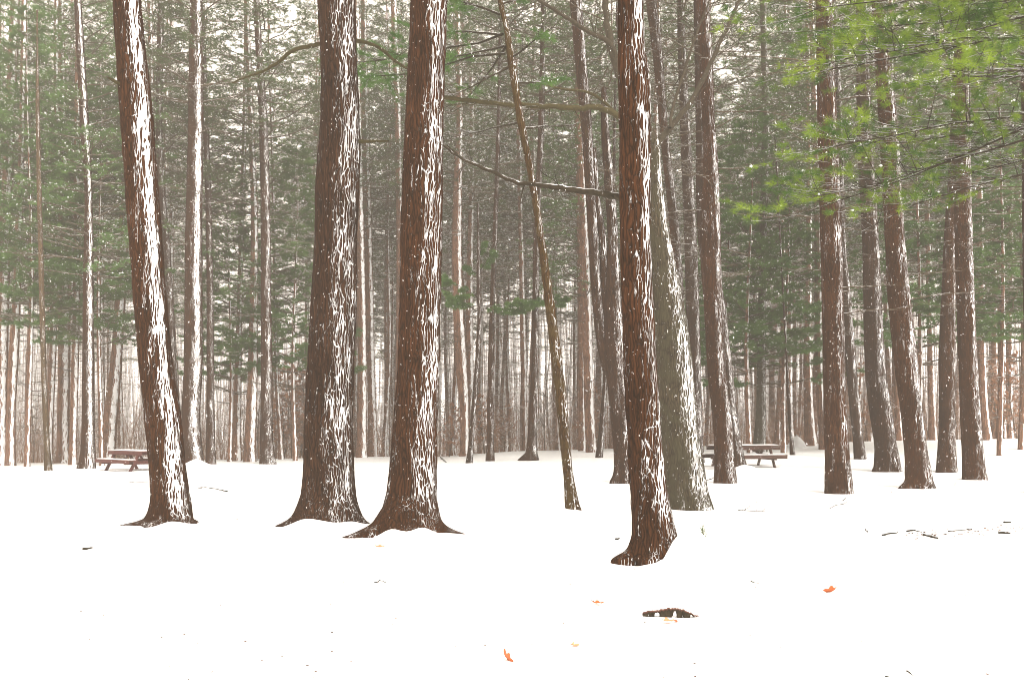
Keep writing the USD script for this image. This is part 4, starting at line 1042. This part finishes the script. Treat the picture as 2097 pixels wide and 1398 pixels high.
def stick(label, pixels, r, twigs=0, name="fallen_twig", mat="twig_dark", cat="twig", up=0.0, tl=0.2, lift=0.0):
    rng = np.random.default_rng(int(pixels[0][0] * 7 + pixels[0][1]))
    P = []
    for px, py in pixels:
        Y = hit(px, py)
        P.append(pt(px, py, Y))
    P = np.array(P)
    base = P[0].copy()
    P = P - base + [0, 0, r * 0.6]
    if lift:
        P[:, 2] += lift * np.sin(np.linspace(0.3, 2.8, len(P)))
    u = np.linspace(0, 1, 14)
    s = np.linspace(0, 1, len(P))
    Q = np.stack([np.interp(u, s, P[:, k]) for k in range(3)], 1) + rng.normal(0, r * 0.35, (14, 3)) * [1, 1, 0.3]
    w = Wood()
    w.add(Q, r * (1 - 0.55 * u) * (1 + rng.normal(0, 0.12, 14)), 6)
    t = thing(name, label, cat, base)
    part(t, "stick", w.mesh(), mat, smooth=True)
    if twigs:
        w = Wood()
        side_twigs(w, Q, rng, twigs, tl, r * 0.35, up=up)
        part(t, "side_twigs", w.mesh(), mat, smooth=True, kind="stuff")


stick("dead branch with fine side twigs right of the leaning front pine", [(466, 1007), (440, 1003), (420, 1000), (404, 1000)], 0.014, 9, tl=0.5, lift=0.03)
stick("thin dark stick under the left picnic table's front", [(262, 986), (275, 988), (290, 988), (303, 987)], 0.014)
stick("short stick between the leaning front pine and the bulging pine", [(482, 1064), (494, 1062)], 0.012)
stick("stubby reddish piece of wood left of the leaning front pine's root", [(172, 1126), (187, 1122)], 0.022)
stick("short dark arched twig in front of the bulging pine", [(768, 1194), (778, 1190), (792, 1193)], 0.009, lift=0.01)
stick("little dark twig below and left of the bark slab", [(1200, 1229), (1208, 1228), (1216, 1231)], 0.008)
stick("thin reddish curved twig right of the nearest pine", [(1538, 1191), (1546, 1194), (1560, 1195)], 0.009)
stick("twig ending in pine sprigs before the stout straight reddish pine", [(1699, 1041), (1712, 1034), (1728, 1033), (1737, 1026)], 0.012, 7, up=0.3, tl=0.35)
stick("dark stick pointing up beside the sprigged twig", [(1725, 1026), (1735, 1018)], 0.014)
stick("short stick at the foot of the curved right-hand pine", [(1822, 1006), (1831, 1012)], 0.013)
stick("long dark bark strip at the left end of the litter on the right", [(1808, 1097), (1818, 1094), (1840, 1091)], 0.02)
stick("arched bark strip in the middle of the litter on the right", [(1856, 1089), (1872, 1089), (1887, 1091)], 0.016, lift=0.02)
stick("thick dark bark strip slanting down at the litter's lower edge", [(1893, 1096), (1906, 1099), (1922, 1104)], 0.026)
stick("thin long stick leading to the right end of the litter", [(1942, 1088), (1960, 1087), (1990, 1083)], 0.014)
stick("dark bark piece at the lower right of the litter", [(2045, 1092), (2058, 1092), (2069, 1093)], 0.02)
stick("flat bark piece at the upper right of the litter", [(2057, 1071), (2070, 1070)], 0.022)
stick("short upright-slanting twig above the litter's left end", [(1772, 1084), (1778, 1090)], 0.012)
stick("weed stalk group base right of the grey-green forked tree", [(1512, 1045), (1530, 1046), (1566, 1047)], 0.011, 7, up=0.9, tl=0.5)
stick("crossed twig near the lower right corner", [(1856, 1373), (1864, 1379), (1873, 1385)], 0.007, 2, tl=0.05)
stick("small dark twig lying in the lower right foreground", [(1812, 1385), (1822, 1386)], 0.006)
stick("fallen root end right of the straight reddish pine's far edge", [(902, 936), (908, 942), (914, 947)], 0.035)
stick("dark twig behind the nearest pine's left side", [(1262, 1105), (1268, 1103)], 0.018)
stick("dark stick left of the crossing pair's upright pine", [(1948, 1003), (1960, 986), (1975, 985)], 0.014)
stick("black stub at the foot of the pine by the right picnic table", [(1445, 985), (1458, 980), (1467, 975)], 0.02)

# bark slab half sunk in the snow
Yl = hit(1376, 1262)
bs = pt(1376, 1262, Yl)
rng = np.random.default_rng(90)
n = 64
u = np.linspace(-0.24, 0.22, n)
topz = 0.068 - 0.9 * np.clip(u - 0.10, 0, 1) ** 1.6 * 3.0 + 0.006 * rng.normal(size=n)
lowz = -0.015 + 0.062 * np.clip(np.sin(u * 88) + 0.9 * np.sin(u * 39 + 1) + 0.5 * rng.normal(size=n), 0, 1.1)
topz = topz * (0.55 + 0.45 * smoothstep(-0.24, -0.18, u)) * (0.78 + 0.22 * np.cos(u * 17))
topz = np.maximum(topz, 0.004)
lowz = np.minimum(lowz, topz - 0.006)
yy = 0.05 * np.cos(u * 6)
fr = np.stack([u, -yy, topz], 1), np.stack([u, -yy - 0.012, lowz], 1), np.stack([u, -yy + 0.05, topz - 0.01], 1), np.stack([u, -yy + 0.04, lowz], 1)
V = np.vstack(fr)
i = np.arange(n - 1)
quads = []
for a, b in ((0, 1), (2, 0), (3, 2), (1, 3)):
    quads.append(np.stack([a * n + i, b * n + i, b * n + i + 1, a * n + i + 1], 1))
slab = thing("bark_slab", "dark ragged slab of bark half buried in the snow", "bark", bs)
part(slab, "bark", (V, np.vstack(quads)), "twig_dark", smooth=30)
w = Wood()
w.add(np.stack([u, -yy + 0.02, topz + 0.002], 1), 0.012 * (1 - 0.4 * np.linspace(0, 1, n)), 8)
part(slab, "rim", w.mesh(), "litter", smooth=True)

# pine seedling beside the nearest pine
Ys = hit(1434, 1143)
sb = pt(1440, 1143, Ys)
sb[2] = float(ground(sb[0], sb[1])) - 0.01
rng = np.random.default_rng(91)
sd = thing("pine_seedling", "tiny green pine seedling right of the nearest pine's foot", "seedling", sb)
w, tf = Wood(), Tufts()
q = np.linspace(0, 1, 8)
P = np.stack([0.01 * np.sin(q * 4), 0 * q, 0.26 * q], 1)
w.add(P, 0.004, 5)
for zc in (0.05, 0.13, 0.2, 0.26):
    tf.add(np.repeat([[0, 0, zc]], 3, 0) + rng.normal(0, 0.01, (3, 3)), rng.normal(0, 0.5, (3, 3)) + [0, 0, 0.6])
w.add(np.array([[-0.03, 0, 0.012], [-0.1, 0, 0.02], [-0.17, 0.01, 0.005]]), [0.008, 0.009, 0.006], 6)
part(sd, "stem", w.mesh(), "litter", smooth=True)
part(sd, "foliage", tf.mesh(rng, k=14, length=0.085, width=0.005, spread=0.8), "needles", kind="stuff")

# uncounted crumbs of bark, needles and leaf litter
rng = np.random.default_rng(92)
V, Fs, n = [], [], 0


def crumb(px, py, s):
    global n
    Y = hit(px, py)
    if Y is None:
        return
    p = pt(px, py, Y) + [0, 0, 0.003]
    p[2] = float(ground(p[0], p[1])) + 0.004
    a = rng.uniform(0, np.pi)
    e = np.array([[math.cos(a), math.sin(a), 0], [-math.sin(a), math.cos(a), 0], [0, 0, 1]]) * np.array([[s * rng.uniform(0.8, 2.2)], [s * rng.uniform(0.3, 0.8)], [s * 0.4]])
    V.append(p + OCT_V @ e * rng.uniform(0.7, 1.3, (6, 1)))
    Fs.append(OCT_F + n)
    n += 6


for _ in range(260):
    py = 985 + 410 * rng.random()
    crumb(rng.uniform(0, 2097), py, rng.uniform(0.005, 0.012))
for _ in range(230):
    u = rng.random()
    crumb(1810 + 290 * u ** 0.6, 1095 - 16 * u + rng.normal(0, 7), rng.uniform(0.007, 0.02))
for _ in range(60):
    u = rng.random()
    crumb(425 + 150 * u, 1085 + 9 * math.sin(u * 2.8) + rng.normal(0, 2), rng.uniform(0.003, 0.007))
for cx_, cy_, k in ((700, 1113, 25), (1290, 1165, 25), (1850, 1008, 30), (1250, 1155, 15), (585, 1090, 15), (1375, 1045, 20)):
    for _ in range(k):
        crumb(cx_ + rng.normal(0, 22), cy_ + rng.normal(0, 3.5), rng.uniform(0.004, 0.009))
lit = part(None, "forest_litter", (np.vstack(V), np.vstack(Fs)), "litter", kind="stuff")
tag(lit, "scattered crumbs of bark, needles and leaf bits on the snow", "litter")

# weak grass stalks poking through
w = Wood()
for _ in range(46):
    px, py = rng.uniform(60, 2060), 990 + 330 * rng.random() ** 1.6
    Y = hit(px, py)
    p = pt(px, py, Y)
    for _ in range(rng.integers(1, 4)):
        e = rng.normal(0, 0.5, 3)
        e[2] = abs(e[2]) * 0.8 + 0.1
        ln = rng.uniform(0.05, 0.16)
        q = np.linspace(0, 1, 5)[:, None]
        w.add(p + e * ln * q + np.array([0.3, 0.1, -0.5]) * ln * q * q, 0.0011, 3)
gs = part(None, "grass_stalks", w.mesh(), "tan_twig", kind="stuff")
tag(gs, "thin dry stalks sticking out of the snow", "grass")

# ------------------------------------------------------------------ snow-covered ground
xs = np.unique(np.concatenate([np.linspace(-180, -30, 40), np.linspace(-30, -14, 60), np.arange(-14, -7, 0.14), np.arange(-7, 3.6, 0.07), np.arange(3.6, 14.01, 0.14), np.linspace(14, 30, 60), np.linspace(30, 180, 40)]))
ys = np.unique(np.concatenate([np.linspace(-30, 5, 20), np.arange(5, 12, 0.14), np.arange(12, 20.5, 0.08), np.arange(20.5, 36, 0.16), np.linspace(36, 60, 90), np.linspace(60, 185, 50)]))
Xg, Yg = np.meshgrid(xs, ys)
Zg = ground(Xg, Yg)
ny, nx = Xg.shape
i, j = np.meshgrid(np.arange(ny - 1), np.arange(nx - 1), indexing="ij")
a = i * nx + j
quads = np.stack([a, a + 1, a + nx + 1, a + nx], -1).reshape(-1, 4)
gp = part(None, "snowy_ground", (np.stack([Xg, Yg, Zg], -1).reshape(-1, 3), quads), "snow_ground", smooth=True, kind="structure")

# ------------------------------------------------------------------ falling snow and the misty air
rng = np.random.default_rng(93)
N = 60000
Y = 5 + 38 * rng.random(N) ** 0.75
px, py = rng.uniform(-250, 2350, N), rng.uniform(-250, 1500, N)
P = np.stack([(px - W / 2) / F * Y, Y, EYE - (py - HZ) / F * Y], 1)
P = P[P[:, 2] > ground(P[:, 0], P[:, 1]) + 0.02]
fl = part(None, "falling_snow", blobs(rng, P, 0.0018, 2.6, tilt=0.8), "snow_clump", kind="stuff")
tag(fl, "white snowflakes drifting down through the air", "snow")

hz = trimesh.creation.box([376, 230, 52])
hz.apply_translation([0, 80, 52 / 2 - 6])
hp = part(None, "haze", hz, "haze", kind="stuff")
tag(hp, "pale snowy haze between the trees", "haze")
